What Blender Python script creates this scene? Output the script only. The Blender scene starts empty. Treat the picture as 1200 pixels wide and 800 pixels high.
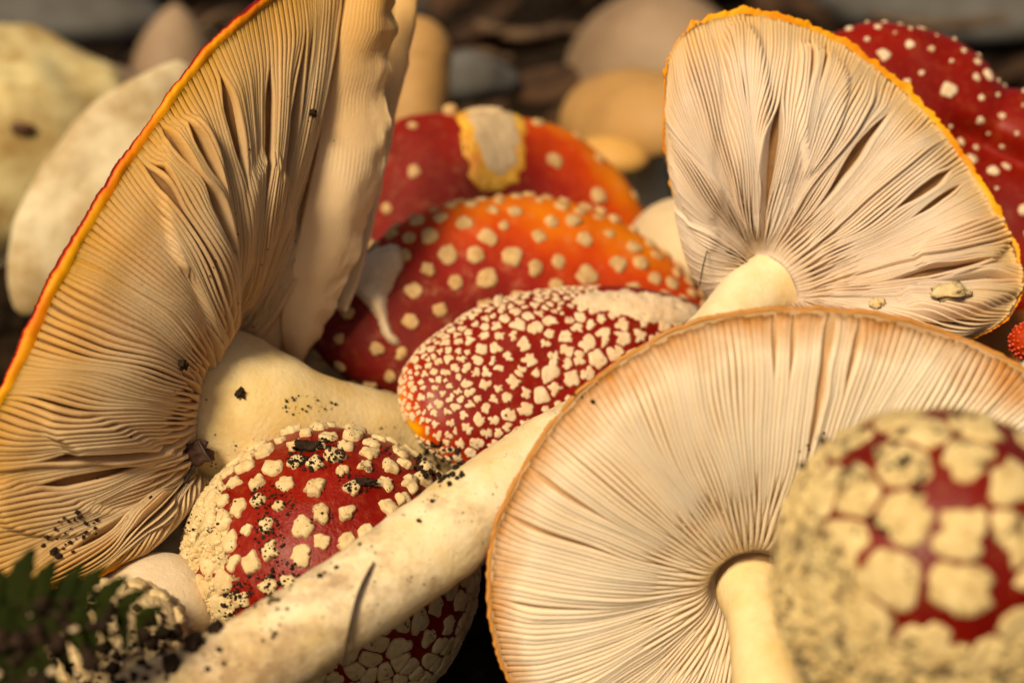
import bpy, math, random
import numpy as np
from mathutils import Vector, noise
from mathutils.bvhtree import BVHTree

rnd = random.Random(7)
nrs = np.random.RandomState(11)
# ------------------------------------------------------------------ camera, world, sun, exposure
# all modelling below is done in centimetres and linked at 0.01 (real size in metres)
CAMZ = 27.0
PITCH = math.radians(20)
CAM = np.array([0.0, 0.0, CAMZ])
FW = np.array([0.0, math.cos(PITCH), -math.sin(PITCH)])
UP = np.array([0.0, math.sin(PITCH), math.cos(PITCH)])
RT = np.array([1.0, 0.0, 0.0])
scene = bpy.context.scene
COL = scene.collection
cd = bpy.data.cameras.new('camera')
cam = bpy.data.objects.new('camera', cd)
COL.objects.link(cam)
cam.location = (0, 0, CAMZ * 0.01)
cam.rotation_euler = (math.pi / 2 - PITCH, 0, 0)
cd.lens = 60; cd.sensor_width = 36; cd.clip_start = 0.02; cd.clip_end = 30
cd.dof.use_dof = True; cd.dof.focus_distance = 0.395; cd.dof.aperture_fstop = 7.2
cd.dof.aperture_blades = 9
scene.camera = cam

SUN_EL, SUN_AZ = math.radians(44), math.radians(208)
w = bpy.data.worlds.new('World'); scene.world = w; w.use_nodes = True
nt = w.node_tree; nt.nodes.clear()
sky = nt.nodes.new('ShaderNodeTexSky'); sky.sky_type = 'NISHITA'; sky.sun_disc = False
sky.sun_elevation = SUN_EL; sky.sun_rotation = SUN_AZ
sky.air_density = 1.0; sky.dust_density = 4.0; sky.ozone_density = 0.6
bg = nt.nodes.new('ShaderNodeBackground'); bg.inputs[1].default_value = 0.050
wo = nt.nodes.new('ShaderNodeOutputWorld')
nt.links.new(sky.outputs[0], bg.inputs[0]); nt.links.new(bg.outputs[0], wo.inputs[0])
sl = bpy.data.lights.new('sun', 'SUN'); sl.energy = 4.3; sl.angle = math.radians(16); sl.color = (1.0, 0.88, 0.68)
so = bpy.data.objects.new('sun', sl); COL.objects.link(so)
sd = Vector((math.sin(SUN_AZ) * math.cos(SUN_EL), math.cos(SUN_AZ) * math.cos(SUN_EL), math.sin(SUN_EL)))
so.rotation_euler = sd.to_track_quat('Z', 'Y').to_euler(); so.location = (-0.5, -0.5, 1.5)
vs = scene.view_settings
vs.view_transform = 'Standard'; vs.look = 'None'; vs.exposure = -0.02; vs.gamma = 1.0
try:
    vs.use_white_balance = True; vs.white_balance_temperature = 8150; vs.white_balance_tint = 11
except Exception:
    pass
scene.cycles.use_denoising = True
scene.cycles.max_bounces = 8

# ------------------------------------------------------------------ helpers
def W(px, py, d):
    """a point of the place: the sight line through a spot of the 1200x800 frame, d cm deep"""
    return CAM + FW * d + RT * ((px - 600) / 2000 * d) + UP * ((400 - py) / 2000 * d)

def D(x, y, z):
    v = RT * x + UP * y - FW * z
    return v / np.linalg.norm(v)

def pix(P):
    q = P - CAM
    d = q @ FW
    return 600 + (q @ RT) / d * 2000, 400 - (q @ UP) / d * 2000, d

def pix_many(P):
    q = P - CAM; d = q @ FW
    return 600 + (q @ RT) / d * 2000, 400 - (q @ UP) / d * 2000, d

def nz(p, s=1.0, seed=0.0):
    return noise.noise(Vector((p[0] * s + seed, p[1] * s - seed * .7, p[2] * s + seed * .3)))

def sm(a, b, x):
    x = np.clip((x - a) / (b - a), 0, 1)
    return x * x * (3 - 2 * x)

ORIG = {}
SOUP = []          # (verts, faces) in cm of everything that small things can lie on

def root(name, label, cat, base, group=None):
    o = bpy.data.objects.new(name, None); COL.objects.link(o)
    o.empty_display_size = 0.01
    o.location = Vector(base) * 0.01
    o['label'] = label; o['category'] = cat
    if group: o['group'] = group
    ORIG[o.name] = np.array(base, float)
    return o

def mk(name, V, F, mat, parent=None, attrs=None, soup=False, kind=None, base=None, flat=False):
    V = np.asarray(V, float)
    if parent is not None:
        b = ORIG[parent.name]
    else:
        b = np.array(base if base is not None else V.mean(0), float)
    me = bpy.data.meshes.new(name)
    me.from_pydata(((V - b) * 0.01).tolist(), [], F)
    if not flat:
        me.polygons.foreach_set('use_smooth', [True] * len(me.polygons))
    for k, a in (attrs or {}).items():
        at = me.attributes.new(k, 'FLOAT', 'POINT')
        at.data.foreach_set('value', np.asarray(a, np.float32).ravel())
    me.materials.append(mat)
    me.update()
    o = bpy.data.objects.new(name, me); COL.objects.link(o)
    ORIG[o.name] = b
    if parent is not None: o.parent = parent
    else: o.location = Vector(b) * 0.01
    if kind: o['kind'] = kind
    if soup: SOUP.append((V, F))
    return o

def tag(o, label, cat, group=None):
    o['label'] = label; o['category'] = cat
    if group: o['group'] = group
    return o

def grid_faces(nu, nv, wrap=False):
    F = []
    for i in range(nu - 1):
        for j in range(nv if wrap else nv - 1):
            k = (j + 1) % nv
            F.append((i * nv + j, i * nv + k, (i + 1) * nv + k, (i + 1) * nv + j))
    return F

def flipF(F): return [tuple(reversed(f)) for f in F]

def spline(pts, n=720, closed=True):
    P = np.array(pts, float); m = len(P); out = []
    segs = m if closed else m - 1
    per = 24
    for i in range(segs):
        if closed: p0, p1, p2, p3 = P[i - 1], P[i], P[(i + 1) % m], P[(i + 2) % m]
        else: p0, p1, p2, p3 = P[max(i - 1, 0)], P[i], P[i + 1], P[min(i + 2, m - 1)]
        for k in range(per):
            t = k / per
            out.append(.5 * ((2 * p1) + (-p0 + p2) * t + (2 * p0 - 5 * p1 + 4 * p2 - p3) * t * t + (-p0 + 3 * p1 - 3 * p2 + p3) * t ** 3))
    if not closed: out.append(P[-1])
    out = np.array(out)
    return out

def resample(C, n, closed=True):
    Q = np.vstack([C, C[:1]]) if closed else C
    L = np.r_[0, np.cumsum(np.linalg.norm(np.diff(Q, axis=0), axis=1))]
    s = np.linspace(0, L[-1], n, endpoint=not closed)
    return np.stack([np.interp(s, L, Q[:, k]) for k in range(Q.shape[1])], 1)

# ------------------------------------------------------------------ materials
def newmat(name):
    m = bpy.data.materials.new(name); m.use_nodes = True
    t = m.node_tree; t.nodes.clear()
    out = t.nodes.new('ShaderNodeOutputMaterial'); b = t.nodes.new('ShaderNodeBsdfPrincipled')
    t.links.new(b.outputs[0], out.inputs[0])
    return m, t, b

class N:
    def __init__(s, t):
        s.t = t
        s.tc = t.nodes.new('ShaderNodeTexCoord')
    def link(s, a, b): s.t.links.new(a, b)
    def noise(s, scale, detail=4, rough=.6, stretch=None, dist=0):
        n = s.t.nodes.new('ShaderNodeTexNoise'); n.inputs['Scale'].default_value = scale
        n.inputs['Detail'].default_value = detail; n.inputs['Roughness'].default_value = rough
        n.inputs['Distortion'].default_value = dist
        s.link(s.tc.outputs['Object'], n.inputs['Vector']); return n.outputs['Fac']
    def vor(s, scale, feature='F1'):
        n = s.t.nodes.new('ShaderNodeTexVoronoi'); n.feature = feature; n.inputs['Scale'].default_value = scale
        s.link(s.tc.outputs['Object'], n.inputs['Vector']); return n.outputs['Distance']
    def attr(s, name):
        n = s.t.nodes.new('ShaderNodeAttribute'); n.attribute_name = name; return n.outputs['Fac']
    def math(s, op, a, b=0.0, clamp=False):
        n = s.t.nodes.new('ShaderNodeMath'); n.operation = op; n.use_clamp = clamp
        for i, v in enumerate((a, b)):
            if isinstance(v, (int, float)): n.inputs[i].default_value = v
            else: s.link(v, n.inputs[i])
        return n.outputs[0]
    def rng(s, v, a, b, c=0.0, d=1.0):
        n = s.t.nodes.new('ShaderNodeMapRange'); n.clamp = True
        s.link(v, n.inputs[0])
        for i, x in enumerate((a, b, c, d)): n.inputs[i + 1].default_value = x
        return n.outputs[0]
    def ramp(s, v, stops):
        n = s.t.nodes.new('ShaderNodeValToRGB'); e = n.color_ramp.elements
        while len(e) < len(stops): e.new(.5)
        for q, (p, c) in zip(e, stops): q.position = p; q.color = (*c, 1)
        s.link(v, n.inputs[0]); return n.outputs[0]
    def mix(s, f, a, b, mode='MIX'):
        n = s.t.nodes.new('ShaderNodeMix'); n.data_type = 'RGBA'; n.blend_type = mode
        for i, v in ((0, f), (6, a), (7, b)):
            if isinstance(v, (int, float)): n.inputs[i].default_value = v
            elif isinstance(v, tuple): n.inputs[i].default_value = (*v, 1)
            else: s.link(v, n.inputs[i])
        return n.outputs[2]
    def rand(s):
        n = s.t.nodes.new('ShaderNodeObjectInfo'); return n.outputs['Random']
    def bump(s, b, h, strength, dist):
        n = s.t.nodes.new('ShaderNodeBump'); n.inputs['Strength'].default_value = strength
        n.inputs['Distance'].default_value = dist
        s.link(h, n.inputs['Height']); s.link(n.outputs[0], b.inputs['Normal'])

def sss(b, wgt, scale, rad=(1.0, .7, .45)):
    b.inputs['Subsurface Weight'].default_value = wgt
    b.inputs['Subsurface Scale'].default_value = scale
    b.inputs['Subsurface Radius'].default_value = rad

def gill_mat(name, base, rim, t0, t1, low=None, rough=.55):
    m, t, b = newmat(name); n = N(t)
    c = n.mix(n.rng(n.noise(35, 3), .35, .7), base, low or tuple(x * .78 for x in base))
    tt = n.math('ADD', n.attr('t'), n.rng(n.noise(55, 4), 0, 1, -.16, .16))
    c = n.mix(n.rng(tt, t0, t1), c, rim)
    c = n.mix(n.rng(n.rand(), 0, 1, 0, .2), c, tuple(x * .62 for x in base))
    sp = n.rng(n.noise(700, 3, .7), .70, .76)
    c = n.mix(n.math('MULTIPLY', sp, .6), c, (.16, .09, .05))
    n.link(c, b.inputs['Base Color']); b.inputs['Roughness'].default_value = rough
    b.inputs['Specular IOR Level'].default_value = .2
    n.bump(b, n.noise(900, 4, .6), .35, .0004)
    sss(b, .35, .003)
    return m

def skin_mat(name, stops, rough=.45, crust=None, coat=.06, tn=.09, st=.6, smear=.10):
    m, t, b = newmat(name); n = N(t)
    tone = n.math('ADD', n.attr('tone'), n.rng(n.noise(60, 5, .6), .2, .8, -tn, tn), True)
    c = n.ramp(tone, stops)
    c = n.mix(n.rng(n.noise(420, 3, .6), .52, .75, 0, .10), c, (.62, .25, .06))
    if smear > .1: c = n.mix(n.rng(n.noise(140, 5, .7), .56, .72, 0, smear), c, (.62, .36, .20))
    if crust:
        cr = n.math('ADD', n.attr('crust'), n.rng(n.noise(260, 5, .7), .25, .75, -.42, .42))
        cf = n.rng(cr, .46, .56)
        cc = n.mix(n.rng(n.noise(330, 5, .7), .4, .65), crust, tuple(x * .55 for x in crust))
        cc = n.mix(n.rng(n.noise(170, 4, .7), st, st + .08, 0, .85), cc, (.10, .05, .03))
        c = n.mix(cf, c, cc)
        n.link(n.math('ADD', n.math('MULTIPLY', cf, .5), rough), b.inputs['Roughness'])
        n.link(n.math('MULTIPLY', n.math('SUBTRACT', 1.0, cf), coat), b.inputs['Coat Weight'])
        n.bump(b, n.math('ADD', cf, n.noise(600, 4, .7)), .7, .0006)
    else:
        b.inputs['Roughness'].default_value = rough
        b.inputs['Coat Weight'].default_value = coat
        n.bump(b, n.noise(500, 4, .6), .3, .0003)
    n.link(c, b.inputs['Base Color'])
    b.inputs['Coat Roughness'].default_value = .28
    b.inputs['Specular IOR Level'].default_value = .25
    return m

def wart_mat(name, base, dark=.5, dirt=.62, dsc=420):
    m, t, b = newmat(name); n = N(t)
    c = n.mix(n.rng(n.noise(300, 5, .7), .35, .7), base, tuple(x * k for x, k in zip(base, (dark + .2, dark + .08, dark - .06))))
    c = n.mix(n.rng(n.rand(), 0, 1, 0, .18), c, tuple(x * .6 for x in base))
    c = n.mix(n.rng(n.noise(dsc, 5, .75), dirt, dirt + .06, 0, .85), c, (.07, .045, .03))
    n.link(c, b.inputs['Base Color']); b.inputs['Roughness'].default_value = .88
    b.inputs['Specular IOR Level'].default_value = .2
    n.bump(b, n.noise(1300, 5, .75), .8, .0006)
    sss(b, .12, .001)
    return m

def stem_mat(name, base, dirt0=.55, dirt1=1.0):
    m, t, b = newmat(name); n = N(t)
    c = n.mix(n.rng(n.noise(70, 5, .6), .38, .7), base, (base[0] * .85, base[1] * .74, base[2] * .5))
    s = n.math('ADD', n.attr('s'), n.rng(n.noise(120, 5, .7), .25, .75, -.45, .45))
    c = n.mix(n.rng(s, dirt0, dirt1, 0, .75), c, (.30, .17, .08))
    k = n.math('ADD', n.noise(330, 5, .75), n.math('MULTIPLY', n.attr('s'), .10))
    c = n.mix(n.rng(k, .70, .74, 0, .9), c, (.05, .03, .02))
    n.link(c, b.inputs['Base Color']); b.inputs['Roughness'].default_value = .62
    b.inputs['Specular IOR Level'].default_value = .35
    n.bump(b, n.math('ADD', n.noise(260, 5, .65), n.noise(900, 3, .6)), .45, .0005)
    sss(b, .2, .0025)
    return m

def plain(name, base, second, sc=120, rough=.8, bump=.5, lo=.4, hi=.65, dist=.0008, sub=0, spec=.3):
    m, t, b = newmat(name); n = N(t)
    c = n.mix(n.rng(n.noise(sc, 5, .65), lo, hi), base, second)
    n.link(c, b.inputs['Base Color']); b.inputs['Roughness'].default_value = rough
    b.inputs['Specular IOR Level'].default_value = spec
    n.bump(b, n.noise(sc * 3, 5, .7), bump, dist)
    if sub: sss(b, sub, .002)
    return m

CREAM = (.74, .60, .42)
M_gillA = gill_mat('gill_ochre_cream', (.63, .45, .28), (.48, .24, .03), .60, .98, (.52, .34, .18))
M_gillB = gill_mat('gill_pinkish_cream', (.76, .61, .49), (.66, .38, .12), .72, 1.05, (.64, .47, .35))
M_gillC = gill_mat('gill_pale_cream', (.84, .70, .55), (.52, .20, .03), .85, 1.0, (.74, .57, .41))
M_flesh = plain('torn_flesh', (.52, .34, .18), (.38, .20, .08), 60, .7)
M_flesh_shaded = plain('gill_base_shaded_flesh', (.24, .125, .05), (.16, .08, .03), 80, .8)  # pale flesh coloured dark brown: shade of gill gaps and slits painted in
M_flesh_light = plain('gill_base_pale_flesh', (.52, .34, .19), (.40, .24, .12), 80, .8)
M_flap = plain('torn_flap_flesh', (.68, .47, .27), (.60, .32, .10), 22, .5, .25, .42, .62, .0006, .25)
RED = [(0, (.085, .002, .0012)), (.28, (.25, .006, .002)), (.5, (.50, .045, .002)), (.7, (.68, .19, .006)), (.86, (.78, .36, .015)), (1, (.74, .46, .08))]
M_skin = skin_mat('red_cap_skin', RED)
M_skin_margin = skin_mat('cap_margin_skin', RED, .55, None, .0, .17)
M_skin_dull = skin_mat('dull_red_cap_skin', RED, .7, None, 0, .12, .6, .22)
M_skin_brown = skin_mat('brown_margin_skin', [(0, (.25, .06, .01)), (.5, (.45, .16, .03)), (1, (.62, .30, .08))], .5)
M_skin_crust = skin_mat('red_cap_skin_with_crust', RED, .34, (.66, .52, .28))
M_wart = wart_mat('wart_cream', (.88, .70, .50), .6)
M_wart_y = wart_mat('wart_yellow_cream', (.80, .65, .39), .60, .60)
M_wart_big = wart_mat('wart_crust_stained', (.86, .70, .38), .42, .545, 150)
M_wart_t = wart_mat('wart_tan', (.70, .48, .25), .45)
M_wart_w = wart_mat('veil_white', (.86, .70, .52), .6)
M_stem = stem_mat('stem_cream', (.82, .70, .50), .60, 1.05)
M_stem_clean = stem_mat('stem_cream_clean', (.78, .64, .38), 1.2, 1.6)
M_soil = plain('soil', (.010, .006, .004), (.030, .018, .010), 90, .95, 1.0, .4, .65, .003, 0, .06)
M_crumb = plain('soil_crumb', (.022, .013, .009), (.05, .03, .02), 500, .9, .8, spec=.1)
M_litter = plain('leaf_litter', (.03, .014, .007), (.075, .035, .015), 40, .8)
M_green = plain('fern_green', (.009, .015, .0015), (.020, .026, .003), 80, .8, .4, spec=.08)
M_stalk = plain('stalk_yellow_green', (.22, .20, .04), (.14, .13, .03), 80, .5, .3)
M_stone = plain('stone_grey', (.10, .10, .10), (.07, .065, .06), 60, .8)
M_leaf = plain('dead_leaf', (.09, .035, .018), (.05, .02, .01), 90, .6)
M_needle = plain('dark_needle', (.03, .02, .015), (.05, .03, .02), 90, .5)
M_pale = plain('pale_cap', (.68, .58, .31), (.36, .22, .07), 45, .6, .3, .4, .65, .001, .15)
M_cream = plain('cream_cap', (.62, .54, .38), (.36, .25, .12), 45, .6, .3, .4, .65, .001, .15)
M_tan = plain('tan_cap', (.42, .24, .09), (.30, .16, .06), 25, .6, .3)
M_beige = plain('beige_cap', (.30, .21, .14), (.20, .13, .08), 25, .6, .3)
M_under = gill_mat('underside_cream', (.66, .50, .32), (.6, .3, .08), .95, 1.1)
M_bite = plain('bite_flesh', (.58, .43, .27), (.42, .30, .18), 60, .6, .3)
M_yellow = plain('yellow_flesh', (.74, .42, .06), (.62, .22, .03), 90, .5, .3)

# ------------------------------------------------------------------ stems
def stem(parent, path, mat, name='stem', seed=1.0, lump=.05, nseg=26, per=9, soup=True, s0=0.0, s1=1.0, capends=True):
    """path: (px, py, depth, radius cm)"""
    Q = []
    for (px, py, d, r) in path: Q.append([*W(px, py, d), r])
    C = spline(Q, closed=False)
    C = resample(C, max(12, per * (len(path) - 1) + 1), False)
    P, R = C[:, :3], C[:, 3]
    T = np.gradient(P, axis=0); T /= np.linalg.norm(T, axis=1)[:, None]
    ref = np.array([0.1, 0.2, 1.0])
    V, S = [], []
    n = len(P)
    for i in range(n):
        if i == 0:
            e1 = np.cross(T[0], ref)
        else:
            e1 = e1 - T[i] * (e1 @ T[i])
        e1 /= np.linalg.norm(e1); e2 = np.cross(T[i], e1)
        for j in range(nseg):
            a = 2 * math.pi * j / nseg
            dv = e1 * math.cos(a) + e2 * math.sin(a)
            p = P[i] + dv * R[i]
            r = R[i] * (1 + lump * 1.6 * nz(p, .35, seed) + lump * .8 * nz(p, 1.4, seed) + lump * .4 * nz(p, 4, seed))
            V.append(P[i] + dv * r); S.append(s0 + (s1 - s0) * i / (n - 1))
    F = grid_faces(n, nseg, True)
    if capends:
        V.append(P[0]); S.append(s0); V.append(P[-1] + T[-1] * R[-1] * .5); S.append(s1)
        for j in range(nseg):
            F.append((n * nseg, (j + 1) % nseg, j))
            F.append((n * nseg + 1, (n - 1) * nseg + j, (n - 1) * nseg + (j + 1) % nseg))
    return mk(name, V, F, mat, parent, {'s': S}, soup=soup)

# ------------------------------------------------------------------ caps seen from the gills
class GillCap:
    def __init__(s, A, rim, sdir, r_in, bulge, n_hint, NU=900):
        s.A = W(*A)
        C = np.array([W(*p) for p in rim])
        s.R = resample(spline(C), NU); s.NU = NU
        s.sdir = sdir / np.linalg.norm(sdir)
        v = s.R - s.A
        v = v - (v @ s.sdir)[:, None] * s.sdir
        v /= np.linalg.norm(v, axis=1)[:, None]
        s.I = s.A + v * r_in
        s.n = n_hint / np.linalg.norm(n_hint)
        s.bulge = bulge
        s.ug = np.arange(NU + 1) / NU
        s.Rc = np.vstack([s.R, s.R[:1]]); s.Ic = np.vstack([s.I, s.I[:1]])
        tv = np.linspace(0, 1, 60); uv = np.linspace(0, 1, 300, endpoint=False)
        s.gt, s.gu = [x.ravel() for x in np.meshgrid(tv, uv, indexing='ij')]
        P = s.B(s.gt, s.gu)
        q = P - CAM; d = q @ FW
        s.gx = 600 + (q @ RT) / d * 2000; s.gy = 400 - (q @ UP) / d * 2000
    def B(s, t, u):
        t = np.asarray(t, float); u = np.asarray(u, float) % 1.0
        R = np.stack([np.interp(u, s.ug, s.Rc[:, k]) for k in range(3)], -1)
        I = np.stack([np.interp(u, s.ug, s.Ic[:, k]) for k in range(3)], -1)
        return I + (R - I) * t[..., None] + s.n * s.bulge(t, u)[..., None]
    def frame(s, t, u):
        e = .004
        dt = s.B(t + e, u) - s.B(t - e, u); du = s.B(t, u + e) - s.B(t, u - e)
        nn = np.cross(dt, du); nn /= np.linalg.norm(nn, axis=-1)[..., None] + 1e-9
        sg = np.sign((nn @ s.n))[..., None]; sg[sg == 0] = 1
        sp = np.linalg.norm(du, axis=-1) / (2 * e)
        return nn * sg, du / (np.linalg.norm(du, axis=-1)[..., None] + 1e-9), dt / (np.linalg.norm(dt, axis=-1)[..., None] + 1e-9), sp
    def inv(s, px, py):
        i = np.argmin((s.gx - px) ** 2 + (s.gy - py) ** 2)
        return s.gt[i], s.gu[i]

def n2(x, y, seed):
    return noise.noise(Vector((x, y, seed)))

def build_gills(cap, parent, mat, n, H, slits=(), wobble=.0, lean=.25, ledge=.25, ledge_k=9, seed=3.0, nt_=22, short=.5,
                wb=.5, t_end=.985, skip=None, jit=.10, slit_k=1.4, gdep=.88, folds=()):
    SL = []
    for (x0, y0, x1, y1, wd, amp) in slits:       # a slit runs between two spots; width and opening in shares of the rim
        ta, ua = cap.inv(x0, y0); tb, ub = cap.inv(x1, y1)
        if tb < ta: ta, ua, tb, ub = tb, ub, ta, ua
        du_ = (ub - ua + .5) % 1 - .5; ua = ub = ua + du_ / 2
        wd *= 1.5; amp *= slit_k
        SL.append((ta, ua, tb, ub, wd, amp))
    FP = []
    for (poly, dh) in folds:
        Pp = spline(np.array(poly, float))[::3]
        FP.append(((Pp, (Pp[:, 0].min() - 6, Pp[:, 1].min() - 6, Pp[:, 0].max() + 6, Pp[:, 1].max() + 6)), dh))
    cnt = 0
    for i in range(n):
        u0 = (i + .5 + jit * (rnd.random() - .5) * 2) / n
        k = i % 4
        ts = 0.0 if k == 0 else (short * (.30 + .3 * rnd.random()) if k == 2 else short * (.75 + .6 * rnd.random()))
        te = t_end - .012 * rnd.random()
        t = np.linspace(ts, te, nt_)
        if skip is not None and skip(u0): continue
        u = np.full(nt_, u0)
        cu, su = 3.1 * math.cos(2 * math.pi * u0), 3.1 * math.sin(2 * math.pi * u0)
        w1 = np.array([n2(cu * 1.5 + 7 + x * 1.3, su * 1.5 + x * 2.1, seed) for x in t])
        u = u + wobble * w1 * sm(0.0, .5, t)
        for (ta, ua, tb, ub, wd, amp) in SL:
            uc = ua + (ub - ua) * np.clip((t - ta) / max(tb - ta, .02), 0, 1)
            dd = (u - uc + .5) % 1 - .5
            win = sm(ta - .12, ta + .35 * (tb - ta), t) * (1 - sm(tb - .25 * (tb - ta), tb + .06, t))
            u = u + amp * np.sign(dd[nt_ // 2]) * np.exp(-np.abs(dd) / wd) * win
        nn, du, dt, sp = cap.frame(t, u)
        base = cap.B(t, u)
        x = (t - ts) / (te - ts)
        saw = ((u0 * ledge_k + .9 * n2(cu, su, seed + 5)) % 1.0)
        hf = 1 + ledge * (saw - .5) * 2 * np.array([.6 + .6 * n2(cu * .8, v * 2.2, seed + 9) for v in t])
        h = H * sm(-.02, .16, x) * (1 - .93 * sm(.80, 1.0, t)) * hf
        h = h * (1 + .05 * np.array([n2(u0 * n * .37, v * 9, seed + 2) for v in t]))
        if k: h = h * .95
        if folds:
            gx2, gy2, _ = pix_many(cap.B(t, u))
            for (fp_, dh) in FP:
                for q in range(nt_):
                    if fp_[1][0] < gx2[q] < fp_[1][2] and fp_[1][1] < gy2[q] < fp_[1][3]:
                        h[q] += dh * float(sm(-2, 5, in_poly(gx2[q], gy2[q], fp_[0])))
        spc = sp / n
        if k in (0, 2): spc = spc * (1 + (1 - sm(short * .7, short * 1.4, t)))
        if k == 0: spc = spc * (1 + (1 - sm(short * .25, short * .65, t)))
        b0 = np.minimum(spc * wb, .2); e0 = b0 * .42
        ln = lean * np.array([n2(cu * 1.1 + 3, su * 1.1 + v * 1.5, seed + 13) for v in t]) + .06 * (rnd.random() - .5)
        edge = base + nn * h[:, None] + du * (h * ln)[:, None]
        mid = base + nn * (h * gdep)[:, None] + du * (h * ln * .35)[:, None]
        rows = [base - nn * .06 - du * (b0 / 2)[:, None], mid - du * (b0 * .5)[:, None], edge - du * (e0 / 2)[:, None], edge + du * (e0 / 2)[:, None],
                mid + du * (b0 * .5)[:, None], base - nn * .06 + du * (b0 / 2)[:, None]]
        V = np.stack(rows, 1).reshape(-1, 3)
        F = grid_faces(nt_, 6)
        F.append((0, 1, 2, 3, 4, 5)); q = (nt_ - 1) * 6; F.append((q + 5, q + 4, q + 3, q + 2, q + 1, q))
        mk('gill', V, F, mat, parent, {'t': np.repeat(t, 6)}, soup=True)
        cnt += 1
    return cnt

def build_shell(cap, parent, flesh_mat, skin_m, lip=1.0, thick=1.0, tones=(.95, .85, .6, .3, .1), rough_edge=.04, NUm=620, seed=2.0, ragged=.0):
    # flesh the gills stand on
    uv = np.arange(NUm) / NUm; tv = np.linspace(0, 1, 24)
    V = []; T = []
    for t in tv:
        V.append(cap.B(np.full(NUm, t), uv)); T += [t] * NUm
    V = np.vstack(V)
    V = np.vstack([V, cap.A[None]]); T.append(0)
    F = grid_faces(len(tv), NUm, True) + [(len(V) - 1, (j + 1) % NUm, j) for j in range(NUm)]
    mk('flesh', V, F, flesh_mat, parent, {'t': T})
    one = np.ones(NUm)
    nn, du, dt, sp = cap.frame(one * .97, uv)
    R1 = cap.B(one, uv)
    lipv = np.array([lip(*pix(p)[:2]) for p in R1]) if callable(lip) else one * lip
    out = dt
    prof = [(-.22, .015, 0), (-.12, .10, 0), (-.03, .11, 0), (.02, .09, 1), (.07, .02, 2), (.09, -.08, 3), (.05, -.24, 4), (-.2, -.5, 4)]
    V = []; tone = []
    nzv = np.array([nz(p, 1.6, seed) * .8 + nz(p, 5.0, seed) * .5 + nz(p, 14.0, seed) * .5 for p in R1])
    rag = np.array([max(0, nz(p, 3.0, seed + 4)) for p in R1]) * ragged
    for k, (a, b, c) in enumerate(prof):
        s = lipv[:, None]
        wv = (nzv * rough_edge)[:, None]
        V.append(R1 + out * (a * s) + nn * (b * s) + nn * wv * (1 if k in (1, 2) else .3) + out * wv + out * (rag[:, None] if 0 < k < 5 else 0))
        tone += [tones[c]] * NUm
    for t, off in ((.88, .75), (.72, .95), (.5, 1.15), (.25, 1.35), (.05, 1.5)):
        n4, _, _, _ = cap.frame(one * t, uv)
        V.append(cap.B(one * t, uv) - (cap.n * .5 + n4 * .5) * (off * thick)); tone += [tones[4] * (.4 + .6 * t)] * NUm
    nr = len(V)
    V = np.vstack(V)
    cen = cap.A - cap.n * 1.5 * thick
    V = np.vstack([V, cen[None]]); tone.append(.05)
    F = grid_faces(nr, NUm, True) + [(len(V) - 1, (nr - 1) * NUm + j, (nr - 1) * NUm + (j + 1) % NUm) for j in range(NUm)]
    mk('cap_skin', V, F, skin_m, parent, {'tone': tone}, soup=True)

# ------------------------------------------------------------------ caps seen from above
class Dome:
    """C: centre of the rim plane; rim: spots; N: cap-top direction; h: height"""
    def __init__(s, C, N_, h, rim=None, frame=None, radii=None, amax=math.pi / 2, fp=1.0, gp=1.0, lumps=.05, lumpscale=.5, seed=1.0, extra=None):
        s.C = W(*C); s.N = N_; s.h = h; s.amax = amax; s.fp = fp; s.gp = gp; s.seed = seed; s.lumps = lumps; s.ls = lumpscale; s.extra = extra
        if rim is not None:
            Q = spline(np.array([W(*p) for p in rim]))
            q = Q - s.C
            ang = np.arctan2(q @ UP, q @ RT)
            o = np.argsort(ang); ang = ang[o]; q = q[o]
            s.ang = np.r_[ang - 2 * math.pi, ang, ang + 2 * math.pi]; s.q = np.vstack([q, q, q])
            s.mode = 0
        else:
            e1 = np.cross(s.N, np.array([0.13, 0.2, 1.0])); e1 /= np.linalg.norm(e1); e2 = np.cross(s.N, e1)
            s.e1, s.e2 = e1, e2; s.rx, s.ry = radii; s.mode = 1
    def F(s, a, b):
        t = math.hypot(a, b); th = math.atan2(b, a)
        al = t * s.amax
        f = math.sin(min(al, math.pi)) ** s.fp if al > 0 else 0.0
        c = math.cos(al); g = math.copysign(abs(c) ** s.gp, c)
        if s.mode == 0:
            q = np.array([np.interp(th, s.ang, s.q[:, k]) for k in range(3)])
            p = s.C + q * f + s.N * s.h * g
        else:
            p = s.C + (s.e1 * s.rx * math.cos(th) + s.e2 * s.ry * math.sin(th)) * f + s.N * s.h * g
        if s.lumps:
            p = p + s.N * (s.lumps * (nz(p, s.ls, s.seed) * 2 + nz(p, s.ls * 3, s.seed) * .6)) + (p - s.C) * (.02 * nz(p, s.ls * 1.5, s.seed + 3))
        if s.extra: p = s.extra(p, a, b)
        return p
    def fr(s, a, b):
        e = .012
        P = s.F(a, b)
        Ja = (s.F(a + e, b) - s.F(a - e, b)) / (2 * e); Jb = (s.F(a, b + e) - s.F(a, b - e)) / (2 * e)
        n_ = np.cross(Ja, Jb); n_ /= np.linalg.norm(n_) + 1e-9
        if n_ @ (P - s.C + s.N * .01) < 0: n_ = -n_
        e1 = Ja / (np.linalg.norm(Ja) + 1e-9); e2 = np.cross(n_, e1)
        return P, n_, e1, e2, Ja, Jb

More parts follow.
